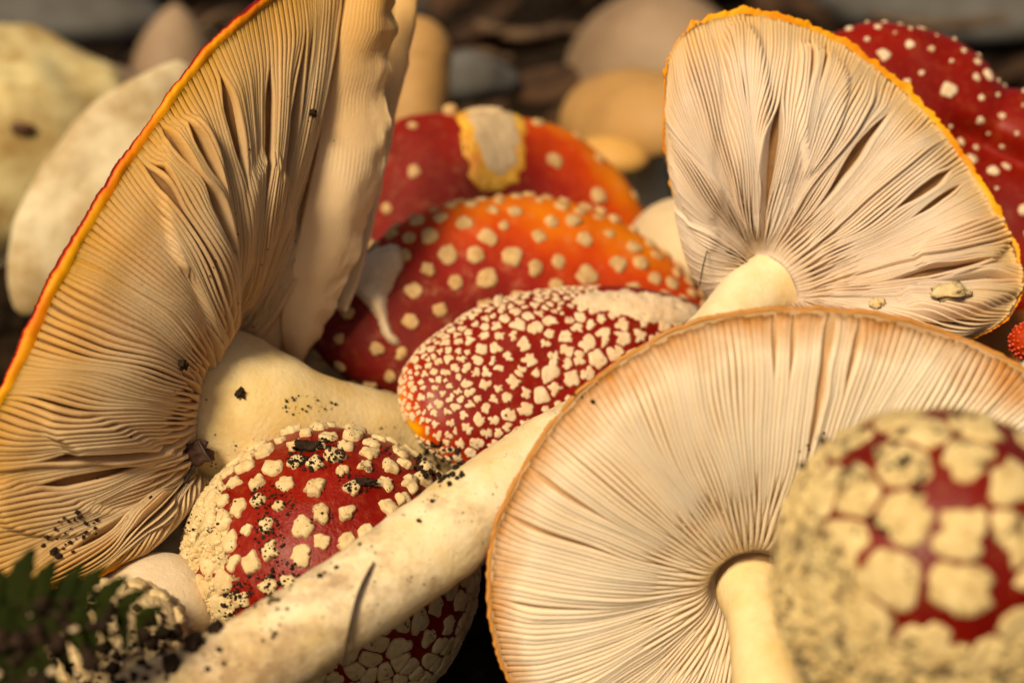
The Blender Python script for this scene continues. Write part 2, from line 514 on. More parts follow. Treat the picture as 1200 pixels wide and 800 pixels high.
def build_dome(dm, parent, mat, tone, crust=None, name='cap_skin', nt_=34, nph=96, tmax=1.0, under=True, thick=.45, soup=True, under_mat=None):
    V, T, K = [], [], []
    for i in range(nt_):
        t = tmax * (i + .0) / (nt_ - 1)
        for j in range(nph):
            ph = 2 * math.pi * j / nph
            a, b = t * math.cos(ph), t * math.sin(ph)
            p = dm.F(a, b); V.append(p); T.append(tone(t, ph, p)); K.append(crust(t, ph, p) if crust else 0)
    F = grid_faces(nt_, nph, True)
    if under:
        last = np.array(V[-nph:])
        cen = dm.C
        V.extend((last + (cen - last) * .015 - dm.N * thick * .35)); T += T[-nph:]; K += K[-nph:]
        V.extend((last + (cen - last) * .06 - dm.N * thick * .5)); T += [.95] * nph; K += K[-nph:]
        F += [tuple(x + (nt_ - 1) * nph for x in f) for f in grid_faces(3, nph, True)]
    V = np.array(V)
    # orient outward
    c = V[F[nt_ // 2 * nph][0]]; f = F[nt_ // 2 * nph]
    nn = np.cross(V[f[1]] - V[f[0]], V[f[2]] - V[f[0]])
    if nn @ (c - dm.C) < 0: F = flipF(F)
    o = mk(name, V, F, mat, parent, {'tone': T, 'crust': K}, soup=soup)
    if under:
        U = []; TT = []
        for t in np.linspace(.955, 0.02, 10):
            for j in range(nph):
                p = last[j]; q = p + (cen - p) * (1 - t) - dm.N * thick * (.5 - .35 * (1 - t)) ; U.append(q); TT.append(t)
        mk('underside', U, grid_faces(10, nph, True), under_mat or M_under, parent, {'t': TT}, soup=soup)
    return BVHTree.FromPolygons([Vector(v) for v in V], F)

def build_warts(dm, parent, mat, spacing, rmax, gap=.12, h=.08, tmax=.98, limit=300, tries=9000, keep=None, seed=5, nd=20, lump=.16, name='wart',
                given=None, soft=8, facing=-.35, dome_=.0, elong=0.0):
    r_ = random.Random(seed)
    pts = []; AB = []
    arr = np.zeros((0, 3))
    rad = []
    for _ in range(tries):
        t = tmax * math.sqrt(r_.random()) if dm.amax < 2 else tmax * r_.random() ** .7; ph = r_.random() * 2 * math.pi
        a, b = t * math.cos(ph), t * math.sin(ph)
        P = dm.F(a, b)
        if keep and not keep(P, t, ph): continue
        sp = spacing(P, t, ph)
        if len(pts):
            dd = np.linalg.norm(arr - P, axis=1)
            if (dd < (sp + np.array(rad)) / 2).any(): continue
        vd = CAM - P; vd /= np.linalg.norm(vd)
        if facing > -1:
            _, n_, *_r = dm.fr(a, b)
            if n_ @ vd < facing: continue
        pts.append(P); AB.append((a, b)); rad.append(sp); arr = np.array(pts)
    extraV, extraF = [], []
    # largest in view first
    order = sorted(range(len(pts)), key=lambda i: -rad[i] / ((pts[i] - CAM) @ FW))
    for rank, i in enumerate(order):
        P, n_, e1, e2, Ja, Jb = dm.fr(*AB[i])
        t = math.hypot(*AB[i])
        sp = rad[i]
        df = arr - P; dist = np.linalg.norm(df, axis=1)
        nb = df[(dist > 1e-6) & (dist < sp * 3)]
        v1 = nb @ e1; v2 = nb @ e2; m2 = v1 * v1 + v2 * v2
        rm = rmax(P, t) * (.62 + .6 * r_.random())
        J = np.stack([Ja, Jb], 1); pin = np.linalg.pinv(J)
        sd_ = r_.random() * 100
        el = 1 + elong * (r_.random() - .3); ea = r_.random() * math.pi
        hh = (h(P, t) if callable(h) else h) * (.7 + .6 * r_.random()) * min(1.3, .5 + rm / max(rmax(P, t), .01) * .6)
        rr = []
        for k in range(nd):
            a = 2 * math.pi * k / nd; c, s_ = math.cos(a), math.sin(a)
            q = v1 * c + v2 * s_
            ok = q > 1e-4
            rv = (m2[ok] / (2 * q[ok])).min() if ok.any() else 9
            rv = rv * (1 - gap) - gap * .1
            rn = rm * (1 + lump * 1.5 * noise.noise(Vector((c * 1.1 + sd_, s_ * 1.1, sd_))) + lump * noise.noise(Vector((c * 2.7 + sd_, s_ * 2.7, sd_ + 9))) + lump * .6 * noise.noise(Vector((c * 5.7 + sd_, s_ * 5.7, sd_ + 3))))
            rn *= 1 + (el - 1) * math.cos(a - ea) ** 2
            r = (max(rv, .01) ** -soft + rn ** -soft) ** (-1 / soft)
            rr.append(max(r, .015))
        rr = np.array(rr); rr = .8 * rr + .1 * np.roll(rr, 1) + .1 * np.roll(rr, -1)
        V = []
        for (kk, hk) in ((1.03, -.045), (1.0, hh * .62), (.88, hh * 1.0), (.5, hh * (1.02 + dome_)), (0, hh * (1.0 + dome_ * 1.4))):
            for k in range(nd if kk else 1):
                a = 2 * math.pi * k / nd
                q = (e1 * math.cos(a) + e2 * math.sin(a)) * rr[k] * kk
                da, db = pin @ q
                a2, b2 = AB[i][0] + da, AB[i][1] + db
                tt = math.hypot(a2, b2)
                if tt > 1.0: a2, b2 = a2 / tt, b2 / tt
                p = dm.F(a2, b2)
                p = p + n_ * (hk + (hh * .45 * nz(p, 6.5, sd_) + hh * .35 * nz(p, 17, sd_) if hk > 0 else 0))
                V.append(p)
        F = grid_faces(4, nd, True) + [(4 * nd, 3 * nd + k, 3 * nd + (k + 1) % nd) for k in range(nd)]
        f = F[nd]; V_ = np.array(V)
        if np.cross(V_[f[1]] - V_[f[0]], V_[f[2]] - V_[f[0]]) @ (V_[f[0]] - P + n_ * .0) < 0: F = flipF(F)
        if rank < limit:
            mk(name, V, F, mat, parent, soup=True)
        else:
            o_ = sum(len(x) for x in extraV); extraV.append(V_); extraF += [tuple(x + o_ for x in f) for f in F]
    if extraV:
        mk('small_warts', np.vstack(extraV), extraF, mat, parent, kind='stuff', soup=True)
    return len(pts)

def grains(dm, parent, mat, n, size, keep, seed=4, name='wart_grains', tmax=1.0):
    r_ = random.Random(seed); V, F = [], []
    base = [(0, 0, 1), (1, 0, .2), (.5, .87, .25), (-.5, .87, .2), (-1, 0, .25), (-.5, -.87, .2), (.5, -.87, .2)]
    for _ in range(n * 6):
        if len(V) >= n * 7: break
        t = tmax * r_.random() ** .6; ph = r_.random() * 2 * math.pi
        a, b = t * math.cos(ph), t * math.sin(ph)
        P, n_, e1, e2, _, _ = dm.fr(a, b)
        if n_ @ (CAM - P) < -2: continue
        if not keep(P, t, ph): continue
        s = size * (.5 + r_.random()); o = len(V); ro = r_.random() * 6
        for (x, y, z) in base:
            c, q = math.cos(ro), math.sin(ro); k = .7 + .6 * r_.random()
            V.append(P + (e1 * (x * c - y * q) + e2 * (x * q + y * c)) * s * k + n_ * (z * s * 1.1 - .2 * s + .05))
        F += [(o, o + 1 + i, o + 1 + (i + 1) % 6) for i in range(6)]
        # skirt down into the skin
        o2 = len(V)
        for i in range(6): V.append(V[o + 1 + i] - n_ * (s * .8 + .05))
        F += [(o + 1 + i, o2 + i, o2 + (i + 1) % 6, o + 1 + (i + 1) % 6) for i in range(6)]
    mk(name, V, F, mat, parent, kind='stuff', soup=True)

def in_poly(x, y, P):
    c = False; n = len(P); j = n - 1; dm_ = 1e9
    for i in range(n):
        xi, yi = P[i]; xj, yj = P[j]
        if (yi > y) != (yj > y) and x < (xj - xi) * (y - yi) / (yj - yi) + xi: c = not c
        L = (xj - xi) ** 2 + (yj - yi) ** 2
        k = max(0, min(1, ((x - xi) * (xj - xi) + (y - yi) * (yj - yi)) / L)) if L else 0
        dm_ = min(dm_, math.hypot(x - xi - k * (xj - xi), y - yi - k * (yj - yi)))
        j = i
    return dm_ if c else -dm_

def patch(poly, bvh, parent, mat, name, h=.12, edge=8, step=4, rough=.04, seed=1.0, wob=3.0, hole=.0):
    """a raised piece of tissue stuck on a surface, outline given where it lies"""
    P = spline(np.array(poly, float))[::4]
    x0, y0 = P.min(0) - 10; x1, y1 = P.max(0) + 10
    nx = int((x1 - x0) / step) + 1; ny = int((y1 - y0) / step) + 1
    idx = {}; V = []; A_ = []
    for j in range(ny):
        for i in range(nx):
            x, y = x0 + i * step, y0 + j * step
            sdv = in_poly(x, y, P) + wob * n2(x * .07, y * .07, seed) + wob * .7 * n2(x * .2, y * .2, seed)
            if hole: sdv -= max(0, n2(x * .06, y * .12, seed + 7) - .15) * hole
            if sdv < -step * 2.2: continue
            dr = W(x, y, 1.0) - CAM
            hit = bvh.ray_cast(Vector(CAM), Vector(dr))
            if hit[0] is None: continue
            n_ = np.array(hit[1])
            if n_ @ dr > 0: n_ = -n_
            k = max(-1, min(1, sdv / edge))
            hh = h * (k if k < 0 else k * (2 - k)) + (rough * n2(x * .15, y * .15, seed + 3) if k > .2 else 0)
            idx[(i, j)] = len(V); V.append(np.array(hit[0]) + n_ * hh)
    F = []
    for (i, j), a in idx.items():
        b, c, d = idx.get((i + 1, j)), idx.get((i + 1, j + 1)), idx.get((i, j + 1))
        if None not in (b, c, d): F.append((a, d, c, b))
    if F: mk(name, V, F, mat, parent, {'t': [0] * len(V), 's': [0] * len(V)}, soup=True)

def lump(c, r, seed, sub=2, amp=.35, sc=1.0, squash=(1, 1, 1)):
    import bmesh
    bm = bmesh.new(); bmesh.ops.create_icosphere(bm, subdivisions=sub, radius=1.0)
    V = []
    for v in bm.verts:
        p = np.array(v.co)
        k = 1 + amp * nz(p, 1.1 * sc, seed) * 1.6 + amp * .5 * nz(p, 2.6 * sc, seed)
        V.append(np.array(c) + p * k * r * np.array(squash))
    F = [tuple(x.index for x in f.verts) for f in bm.faces]; bm.free()
    return np.array(V), F

# ================================================================== GROUND
def gz(x, y):
    z = 1.5 + 8.5 * float(sm(44, 62, y)) + 7.0 * math.exp(-((x + 10.5) / 4.2) ** 2 - ((y - 31) / 3.6) ** 2)
    z += 1.5 * math.exp(-((x + 6) / 6) ** 2 - ((y - 40) / 5) ** 2)
    z += .9 * n2(x * .16, y * .16, 1.5) + .5 * n2(x * .45, y * .45, 3.5) + .25 * n2(x * 1.3, y * 1.3, 5.5)
    if y > 60: z += 1.6 * n2(x * .07, y * .07, 8.5)
    return z
def axis(c, half, n, p):
    u = np.linspace(-1, 1, n); return c + half * np.sign(u) * (np.abs(u) * .12 + .88 * np.abs(u) ** p)
gx_, gy_ = axis(0, 600, 230, 3.2), axis(45, 700, 250, 3.4)
V = [(x, y, gz(x, y)) for y in gy_ for x in gx_]
mk('ground', V, grid_faces(250, 230), M_soil, None, soup=True, kind='structure', base=(0, 0, 0))

def scatter(name, mat, n, xr, yr, size, seed, flatness=1.0, kind='stuff'):
    r_ = random.Random(seed); V = []; F = []
    for _ in range(n):
        y = r_.uniform(*yr); x = r_.uniform(*xr)
        if flatness < .5:
            s = r_.uniform(*size); a = r_.random() * 6.28; tl = r_.uniform(-.6, .6); z = gz(x, y) + .15
            o = len(V); cu = r_.uniform(.1, .5)
            for dz in (0, -.04):
                for i in range(4):
                    for j in range(3):
                        lx = (i / 3 - .5) * 2 * s; wd = (s * .5) * math.sin(math.pi * (.12 + .8 * i / 3)); ly = (j - 1) * wd
                        hz = cu * s * ((i / 3 - .5) ** 2 + .5 * (j - 1) ** 2 * .3) + lx * tl
                        V.append((x + lx * math.cos(a) - ly * math.sin(a), y + lx * math.sin(a) + ly * math.cos(a), z + hz + dz + s * .2))
            g = grid_faces(4, 3)
            F += [tuple(k + o for k in f) for f in g] + [tuple(k + o + 12 for k in reversed(f)) for f in g]
        else:
            s = size[0] * (size[1] / size[0]) ** (r_.random() ** 1.5)
            v, f = lump((x, y, gz(x, y) + s * .3), s, r_.random() * 99, 1, .5, 1, (1, 1, .8))
            o = len(V); V += list(v); F += [tuple(k + o for k in q) for q in f]
    return mk(name, V, F, mat, None, kind=kind, base=(0, 50, 0), flat=True)
scatter('soil_clods', M_soil, 700, (-14, 14), (28, 58), (.15, .9), 3)
scatter('leaf_litter', M_litter, 420, (-60, 60), (50, 190), (1.2, 3.6), 5, .2)
scatter('bark_crumbs', M_soil, 320, (-60, 60), (52, 190), (.6, 2.6), 6)

# ================================================================== LEFT MUSHROOM, gills towards the camera
A1 = (262, 486, 43.0)
t = root('fly_agaric_mushroom', 'largest mushroom, ochre gills torn into slits, thin red cap edge, lying on the left', 'mushroom', W(262, 486, 43))
rim1 = [(392, -80, 42.2), (352, -35, 41.2), (292, 12, 40.2), (238, 62, 39.7), (180, 138, 39.0), (127, 215, 38.4), (80, 295, 37.9), (38, 375, 37.5), (2, 455, 37.2),
        (-50, 545, 37.0), (-55, 640, 37.2), (-5, 694, 37.6), (60, 690, 38.1), (120, 668, 38.8), (172, 636, 39.7), (208, 592, 40.8), (232, 560, 42.2), (268, 545, 43.8), (305, 500, 45.2),
        (318, 430, 45.4), (330, 340, 44.8), (345, 240, 44.0), (366, 110, 43.2), (386, 0, 42.8)]
s1 = W(330, 494, 42.8) - W(262, 486, 43.0)
def bul1(t, u):
    return .9 * np.sin(np.pi * np.clip(t, 0, 1.1)) * (.7 + .5 * np.sin(2 * np.pi * (u * 1.0 + .1))) + .16 * np.sin(2 * np.pi * u * 17 + 3 * t) * t * (1 - t) * 2 + .35 * np.sin(2 * np.pi * u * 6 + 2) * t * t * (1.02 - t) * 3
c1 = GillCap(A1, rim1, s1, 2.05, bul1, D(.62, -.05, .78))
slits1 = [(318, 235, 342, 60, .006, .0075), (300, 220, 318, 90, .005, .005), (268, 205, 275, 95, .005, .005), (232, 230, 236, 140, .004, .004), (250, 300, 240, 215, .005, .004),
          (187, 225, 192, 190, .003, .004), (204, 200, 206, 160, .003, .003), (355, 160, 385, 30, .005, .004), (340, 130, 362, 40, .004, .004), 
          (155, 560, 60, 540, .006, .004), (170, 600, 80, 640, .005, .004), (180, 540, 80, 490, .006, .005)]
build_gills(c1, t, M_gillA, 298, .28, slits1, folds=[([(190, 170), (235, 150), (262, 280), (268, 400), (250, 450), (232, 390), (215, 330), (195, 300)], .26), ([(60, 470), (150, 500), (215, 530), (205, 548), (130, 540), (60, 505)], .16), ([(0, 560), (120, 590), (190, 580), (180, 612), (90, 632), (0, 610)], .14), ([(285, 200), (320, 190), (335, 330), (300, 420), (275, 330)], .14)], wobble=.010, lean=.22, ledge=.22, ledge_k=8, seed=3.0, nt_=30, short=.14, wb=1.0, gdep=.92)
build_shell(c1, t, M_flesh_shaded, M_skin_margin, lip=lambda x, y: 1.0 + .35 * n2(x * .02, y * .02, 3), thick=1.0, tones=(.78, .66, .16, .10, .05), rough_edge=.05, seed=2)
stem(t, [(245, 484, 43.4, 2.1), (272, 487, 43.0, 2.1), (318, 492, 42.9, 1.72), (362, 499, 43.2, 1.38), (415, 507, 43.9, 1.18), (480, 522, 45.0, 1.15), (560, 565, 46.6, 1.3), (640, 620, 48, 1.7), (680, 650, 48.5, 1.2)],
     M_stem_clean, seed=4, lump=.05, per=8)
# torn lobe standing beside the slits
def sheet(parent, name, left, right, mat, bow, th=.18, nr=30, nc=14, frill=.06, seed=1.0, attrs=None):
    Lc = resample(spline(np.array([W(*p) for p in left]), closed=False), nr, False)
    Rc = resample(spline(np.array([W(*p) for p in right]), closed=False), nr, False)
    n_ = np.cross(Rc[nr // 2] - Lc[nr // 2], Lc[-1] - Lc[0]); n_ /= np.linalg.norm(n_)
    if n_ @ (CAM - Lc[0]) < 0: n_ = -n_
    front, back = [], []
    for i in range(nr):
        for j in range(nc):
            k = j / (nc - 1)
            p = Lc[i] * (1 - k) + Rc[i] * k
            p = p + n_ * (.009 * math.sin(k * 110 + 2.5 * nz(p, .6, seed)) * (.4 + nz(p, .9, seed + 5)))
            fr_ = frill * (k ** 3) * (nz(p, 1.7, seed) * 2 + nz(p, 4.5, seed))
            p = p + n_ * (bow * math.sin(math.pi * k) * (.8 + .4 * math.sin(i * .25)) + .08 * nz(p, .8, seed)) + (Rc[i] - Lc[i]) / np.linalg.norm(Rc[i] - Lc[i]) * fr_ + n_ * fr_
            front.append(p); back.append(p - n_ * th * (.45 + .55 * (1 - k)))
    V = np.array(front + back); M = nr * nc
    g = grid_faces(nr, nc)
    F = list(g) + [tuple(x + M for x in reversed(f)) for f in g]
    for i in range(nr - 1):
        for j in (0, nc - 1):
            a, b = i * nc + j, (i + 1) * nc + j; F.append((a, b, b + M, a + M))
    for j in range(nc - 1):
        for i in (0, nr - 1):
            a, b = i * nc + j, i * nc + j + 1; F.append((a, b, b + M, a + M))
    T = [1 - (i // nc) / (nr - 1) for i in range(M)] * 2
    return mk(name, V, F, mat, parent, {'t': T}, soup=True)
M_lobe = gill_mat('torn_lobe_flesh', (.80, .62, .42), (.60, .32, .06), .45, 1.0, (.72, .52, .32), .5)
sheet(t, 'torn_lobe', [(412, -60, 41.6), (405, 10, 41.7), (385, 110, 42.0), (364, 215, 42.5), (344, 310, 43.1), (330, 375, 43.8), (336, 425, 45.0)],
      [(480, -60, 42.4), (462, 10, 42.5), (468, 30, 42.6), (455, 62, 42.7), (460, 84, 42.8), (452, 112, 42.9), (455, 150, 43), (442, 225, 43.5), (412, 318, 44.1), (374, 392, 44.8), (345, 430, 45.4)], M_lobe, .35, .2, 60, 72, .055, 3)
sheet(t, 'torn_lobe', [(470, -60, 44.2), (462, 40, 44.3), (455, 120, 44.5), (446, 200, 44.7), (420, 290, 44.9), (395, 360, 45)],
      [(498, -60, 44.5), (487, 20, 44.6), (478, 60, 44.7), (462, 150, 44.9), (444, 235, 45), (425, 310, 45), (400, 365, 45.1)], M_lobe, .2, .25, 30, 8, .05, 6)

# ================================================================== TOP RIGHT MUSHROOM with the long stem
t = root('fly_agaric_mushroom', 'upper right mushroom with orange rim, its long dirty stem lying diagonally across', 'mushroom', W(905, 332, 43))
rim2 = [(842, 352, 44.6), (812, 305, 44.2), (793, 240, 43.6), (780, 175, 43.1), (779, 110, 42.6), (784, 70, 42.4), (802, 38, 42.4), (838, 17, 42.5), (880, 12, 42.7), (932, 24, 42.8), (985, 46, 43.0), (1040, 86, 43.1),
        (1088, 130, 43.1), (1128, 180, 43), (1158, 225, 42.8), (1178, 264, 42.6), (1194, 300, 42.2), (1198, 340, 41.7), (1176, 378, 41.3), (1120, 402, 41.2), (1040, 415, 41.3), (960, 410, 41.8), (890, 385, 42.9)]
s2 = W(800, 400, 41.5) - W(908, 332, 43.2)
def bul2(t, u):
    return .9 * np.sin(np.pi * np.clip(t, 0, 1.1)) + .22 * np.sin(2 * np.pi * u * 11 + 4 * t) * t * t * (1.05 - t) * 3 + .25 * np.sin(2 * np.pi * u * 3 + 1) * t * (1 - t) * 2
c2 = GillCap((905, 334, 43.1), rim2, s2, .82, bul2, D(-.25, -.2, .95))
slits2 = [(880, 200, 862, 90, .008, .006), (905, 250, 895, 130, .007, .007), (990, 205, 1018, 130, .005, .006), (975, 235, 1000, 160, .004, .005), (1068, 235, 1100, 205, .005, .006), (1080, 250, 1118, 225, .004, .005),
          (945, 90, 950, 60, .003, .004), (960, 95, 962, 60, .003, .003), (1000, 120, 1010, 90, .003, .003), (1060, 330, 1150, 300, .006, .006), (1100, 350, 1170, 330, .006, .006), (860, 260, 835, 180, .006, .003)]
build_gills(c2, t, M_gillB, 298, .30, slits2, folds=[([(848, 40), (885, 40), (905, 140), (897, 262), (870, 255), (852, 150)], .24), ([(1070, 300), (1160, 255), (1188, 280), (1120, 335)], .18), ([(786, 60), (830, 40), (842, 150), (835, 290), (800, 200)], .12), ([(1060, 350), (1190, 312), (1195, 345), (1100, 378)], .22), ([(930, 60), (990, 90), (960, 200), (930, 180)], .14)], wobble=.010, lean=.35, ledge=.34, ledge_k=9, seed=21.0, nt_=30, short=.20, wb=1.02, gdep=.92, slit_k=1.15)
build_shell(c2, t, M_flesh_shaded, M_skin_margin, lip=lambda x, y: .22 + .5 * float(sm(800, 850, x)) * float(sm(330, 250, y)), thick=.9, tones=(.80, .76, .62, .4, .2), rough_edge=.09, seed=8, ragged=.18)
stem(t, [(912, 330, 43.3, .86), (886, 345, 42.9, .78), (853, 380, 42.2, .76), (815, 422, 41.3, .84), (727, 488, 39.9, .98), (640, 545, 38.6, 1.04), (560, 597, 37.5, 1.05), (494, 645, 36.7, 1.04), (400, 708, 35.8, 1.0), (310, 768, 35.0, .98),
         (240, 815, 34.4, 1.08), (180, 860, 34.0, 1.35), (130, 900, 33.8, 1.0)], M_stem, seed=9, lump=.07, per=9)

# ================================================================== FRONT MUSHROOM, full plate of gills
t = root('fly_agaric_mushroom', 'front mushroom, wide round plate of pale even gills with thin brown rim', 'mushroom', W(885, 705, 38))
rim3 = [(571, 672, 36.6), (576, 628, 36.5), (592, 585, 36.4), (618, 535, 36.3), (655, 483, 36.2), (703, 437, 36.1), (760, 400, 36), (822, 374, 35.9), (890, 362, 35.8), (960, 360, 35.8), (1030, 367, 35.8),
        (1095, 384, 35.9), (1160, 408, 36), (1225, 450, 36.1), (1290, 530, 36.4), (1325, 640, 36.9), (1318, 770, 37.5), (1262, 890, 38.2), (1150, 985, 38.9), (1010, 1015, 39.2), (860, 1000, 39.1), (730, 940, 38.6), (640, 860, 37.8), (592, 790, 37.2), (573, 725, 36.8)]
s3 = D(.08, -.62, .78)
def bul3(t, u):
    return -.9 * (1 - t) ** 1.5 * (t > -1) + .5 * np.sin(np.pi * np.clip(t, 0, 1.1)) + .05 * np.sin(2 * np.pi * u * 13 + 2 * t) * t * (1 - t) * 4 - .35 * np.exp(-((t + .02) / .06) ** 2)
c3 = GillCap((885, 703, 37.8), rim3, s3, .78, bul3, D(-.02, -.3, .95))
slits3 = [(965, 450, 985, 375, .008, .003), (925, 420, 930, 375, .004, .0025), (950, 520, 960, 440, .008, .003), (1000, 430, 1010, 385, .005, .003), (700, 640, 600, 610, .01, .002),
          (690, 700, 600, 720, .008, .002), (700, 590, 620, 560, .01, .002), (905, 420, 908, 375, .004, .0025), (975, 410, 980, 372, .004, .0025)]
build_gills(c3, t, M_gillC, 298, .24, slits3, wobble=.006, lean=.25, ledge=.14, ledge_k=21, seed=33.0, nt_=30, short=.24, wb=1.0, slit_k=.9, gdep=.91)
build_shell(c3, t, M_flesh_light, M_skin_brown, lip=.32, thick=1.0, tones=(.9, .6, .3, .2, .1), rough_edge=.06, seed=5)
stem(t, [(883, 694, 38.3, .84), (888, 715, 37.6, .72), (896, 760, 36.6, .72), (905, 810, 35.7, .80), (922, 880, 34.6, .95), (940, 960, 33.6, 1.2), (952, 1010, 33.0, 1.0)], M_stem_clean, seed=14, lump=.05, per=9)

# ================================================================== CENTRE CAP, dense flat warts
t = root('fly_agaric_mushroom', 'red cap in the middle packed with small flat cream warts, white veil smear on top', 'mushroom', W(650, 450, 44))
rim5 = [(466, 462, 43.0), (474, 430, 43.4), (500, 402, 43.9), (545, 372, 44.5), (600, 349, 45.0), (660, 339, 45.4), (730, 338, 45.8), (790, 346, 46.0), (826, 366, 46.0), (825, 420, 45.6), (780, 490, 44.8), (700, 540, 44.0),
        (620, 562, 43.2), (546, 552, 42.7), (510, 532, 42.6), (478, 498, 42.7)]
d5 = Dome((648, 452, 44.4), D(-.15, .30, .9), 1.5, rim=rim5, lumps=.06, seed=3, fp=.9, gp=1.1)
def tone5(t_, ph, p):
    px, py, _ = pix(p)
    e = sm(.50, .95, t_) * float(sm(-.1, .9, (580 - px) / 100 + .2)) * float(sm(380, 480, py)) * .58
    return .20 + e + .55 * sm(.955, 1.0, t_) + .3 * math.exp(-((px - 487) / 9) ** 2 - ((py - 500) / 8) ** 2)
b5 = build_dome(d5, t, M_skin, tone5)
def sp5(P, t_, ph):
    px, py, _ = pix(P)
    k = float(sm(500, 680, px)) * float(sm(345, 400, py)) * (1 - .5 * float(sm(.7, 1, t_)))
    return (.20 + .20 * k) * (1 + .5 * nz(P, 2.5, 6))
def keep5(P, t_, ph):
    px, py, _ = pix(P)
    return px < 850 and not (py < 372 + (px - 760) * .1 and px > 700) and (px - 487) ** 2 + (py - 500) ** 2 > 120
build_warts(d5, t, M_wart, sp5, lambda P, t_: sp5(P, t_, 0) * .56, gap=.09, h=.028, tries=24000, keep=keep5, seed=2, lump=.75, elong=.6, soft=14)
patch([(690, 343), (740, 341), (790, 349), (822, 364), (812, 378), (775, 381), (745, 374), (715, 366), (690, 360), (668, 352)], b5, t, M_wart_w, 'veil_patch', .09, 8, 3, .05, 4, 4, 14)
patch([(578, 352), (590, 343), (593, 345), (589, 354), (582, 360)], b5, t, M_wart, 'margin_tear', .15, 3, 2, .02, 9, 1)
stem(t, [(670, 470, 45.2, 1.1), (700, 540, 47, 1.0), (730, 640, 49, 1.1), (745, 700, 50, 1.4)], M_stem, seed=22, s0=.2)

# ================================================================== CAP BEHIND IT, orange margin on top, round warts
t = root('fly_agaric_mushroom', 'orange red cap with round raised warts and a torn white flap, behind the centre cap', 'mushroom', W(600, 360, 48))
rim7 = [(362, 400, 46.6), (372, 365, 46.8), (398, 325, 47), (435, 288, 47.3), (485, 255, 47.8), (545, 236, 48.2), (605, 230, 48.6), (665, 237, 48.8), (720, 255, 49), (768, 287, 49.0), (805, 325, 48.8), (828, 365, 48.4),
        (800, 430, 47.8), (720, 490, 47.2), (620, 510, 46.9), (520, 490, 46.6), (450, 462, 46.5), (400, 438, 46.5)]
d7 = Dome((600, 385, 48.2), D(-.1, .02, .99), 1.9, rim=rim7, lumps=.05, seed=13, fp=.95)
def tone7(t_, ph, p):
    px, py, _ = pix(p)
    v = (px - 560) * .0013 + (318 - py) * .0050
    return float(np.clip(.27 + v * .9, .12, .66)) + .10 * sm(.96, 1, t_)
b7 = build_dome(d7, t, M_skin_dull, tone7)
def keep7(P, t_, ph):
    px, py, _ = pix(P); return not (412 < px < 470 and 290 < py < 395)
build_warts(d7, t, M_wart_t, lambda P, t_, ph: .42 + .32 * (1 - t_) + .18 * (nz(P, .5, 3) > .15), lambda P, t_: .19 + .10 * (1 - t_), gap=.2, h=.055, keep=keep7, seed=12, lump=.25, dome_=.3, tries=5000)
patch([(424, 306), (440, 294), (458, 288), (470, 292), (472, 310), (462, 330), (455, 345), (452, 362), (458, 385), (468, 400), (460, 404), (448, 392), (440, 370), (425, 352), (414, 338)], b7, t, M_wart_w, 'torn_flap', .30, 9, 3, .05, 3, 2.5)
stem(t, [(600, 400, 48.6, 1.1), (610, 480, 50.5, 1.1), (620, 570, 52, 1.4)], M_stem, seed=27, s0=.2)

# ================================================================== REARMOST OF THE STACKED CAPS, bitten
t = root('fly_agaric_mushroom', 'dark red cap with few warts and a pale bite, rearmost of the stack', 'mushroom', W(590, 260, 52))
rim8 = [(402, 330, 51), (415, 275, 51.2), (430, 215, 51.5), (446, 168, 51.8), (468, 142, 52), (500, 135, 52.2), (545, 133, 52.4), (600, 136, 52.6), (640, 143, 52.7), (678, 160, 52.8), (715, 190, 52.8), (745, 228, 52.7), (768, 275, 52.5),
        (770, 340, 52), (700, 410, 51.5), (590, 430, 51.2), (480, 410, 51), (420, 375, 51)]
d8 = Dome((590, 280, 52.2), D(-.05, .05, .99), 1.9, rim=rim8, lumps=.06, seed=33)
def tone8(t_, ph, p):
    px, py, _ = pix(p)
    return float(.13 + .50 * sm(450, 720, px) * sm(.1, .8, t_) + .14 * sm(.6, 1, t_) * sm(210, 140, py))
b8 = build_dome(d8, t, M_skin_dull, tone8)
def keep8(P, t_, ph):
    px, py, _ = pix(P); return not (520 < px < 630 and py < 235)
build_warts(d8, t, M_wart_t, lambda P, t_, ph: .95 + .6 * (nz(P, .5, 5) > 0), lambda P, t_: .22, gap=.2, h=.06, keep=keep8, seed=17, lump=.25, dome_=.3, tries=3000)
patch([(536, 134), (560, 122), (596, 124), (614, 140), (616, 170), (612, 198), (600, 216), (578, 222), (556, 214), (548, 190), (542, 160)], b8, t, M_yellow, 'bite_edge', .09, 6, 3, .06, 5, 6)
patch([(546, 136), (566, 126), (592, 129), (607, 144), (609, 170), (605, 194), (594, 207), (580, 208), (568, 198), (560, 176), (550, 152)], b8, t, M_bite, 'bite_flesh', .16, 7, 3, .06, 6, 5)
v, f = lump(W(570, 134, 52.0), .62, 4, 3, .2, 1, (1.15, .3, .35)); mk('bite_flesh', v, f, M_bite, t, soup=True)
v, f = lump(W(528, 131, 52.0), .22, 8, 2, .3); mk('wart', v, f, M_wart_t, t, soup=True)
stem(t, [(590, 300, 52.6, 1.1), (595, 360, 54.5, 1.1), (600, 420, 56, 1.4)], M_stem, seed=29, s0=.2)

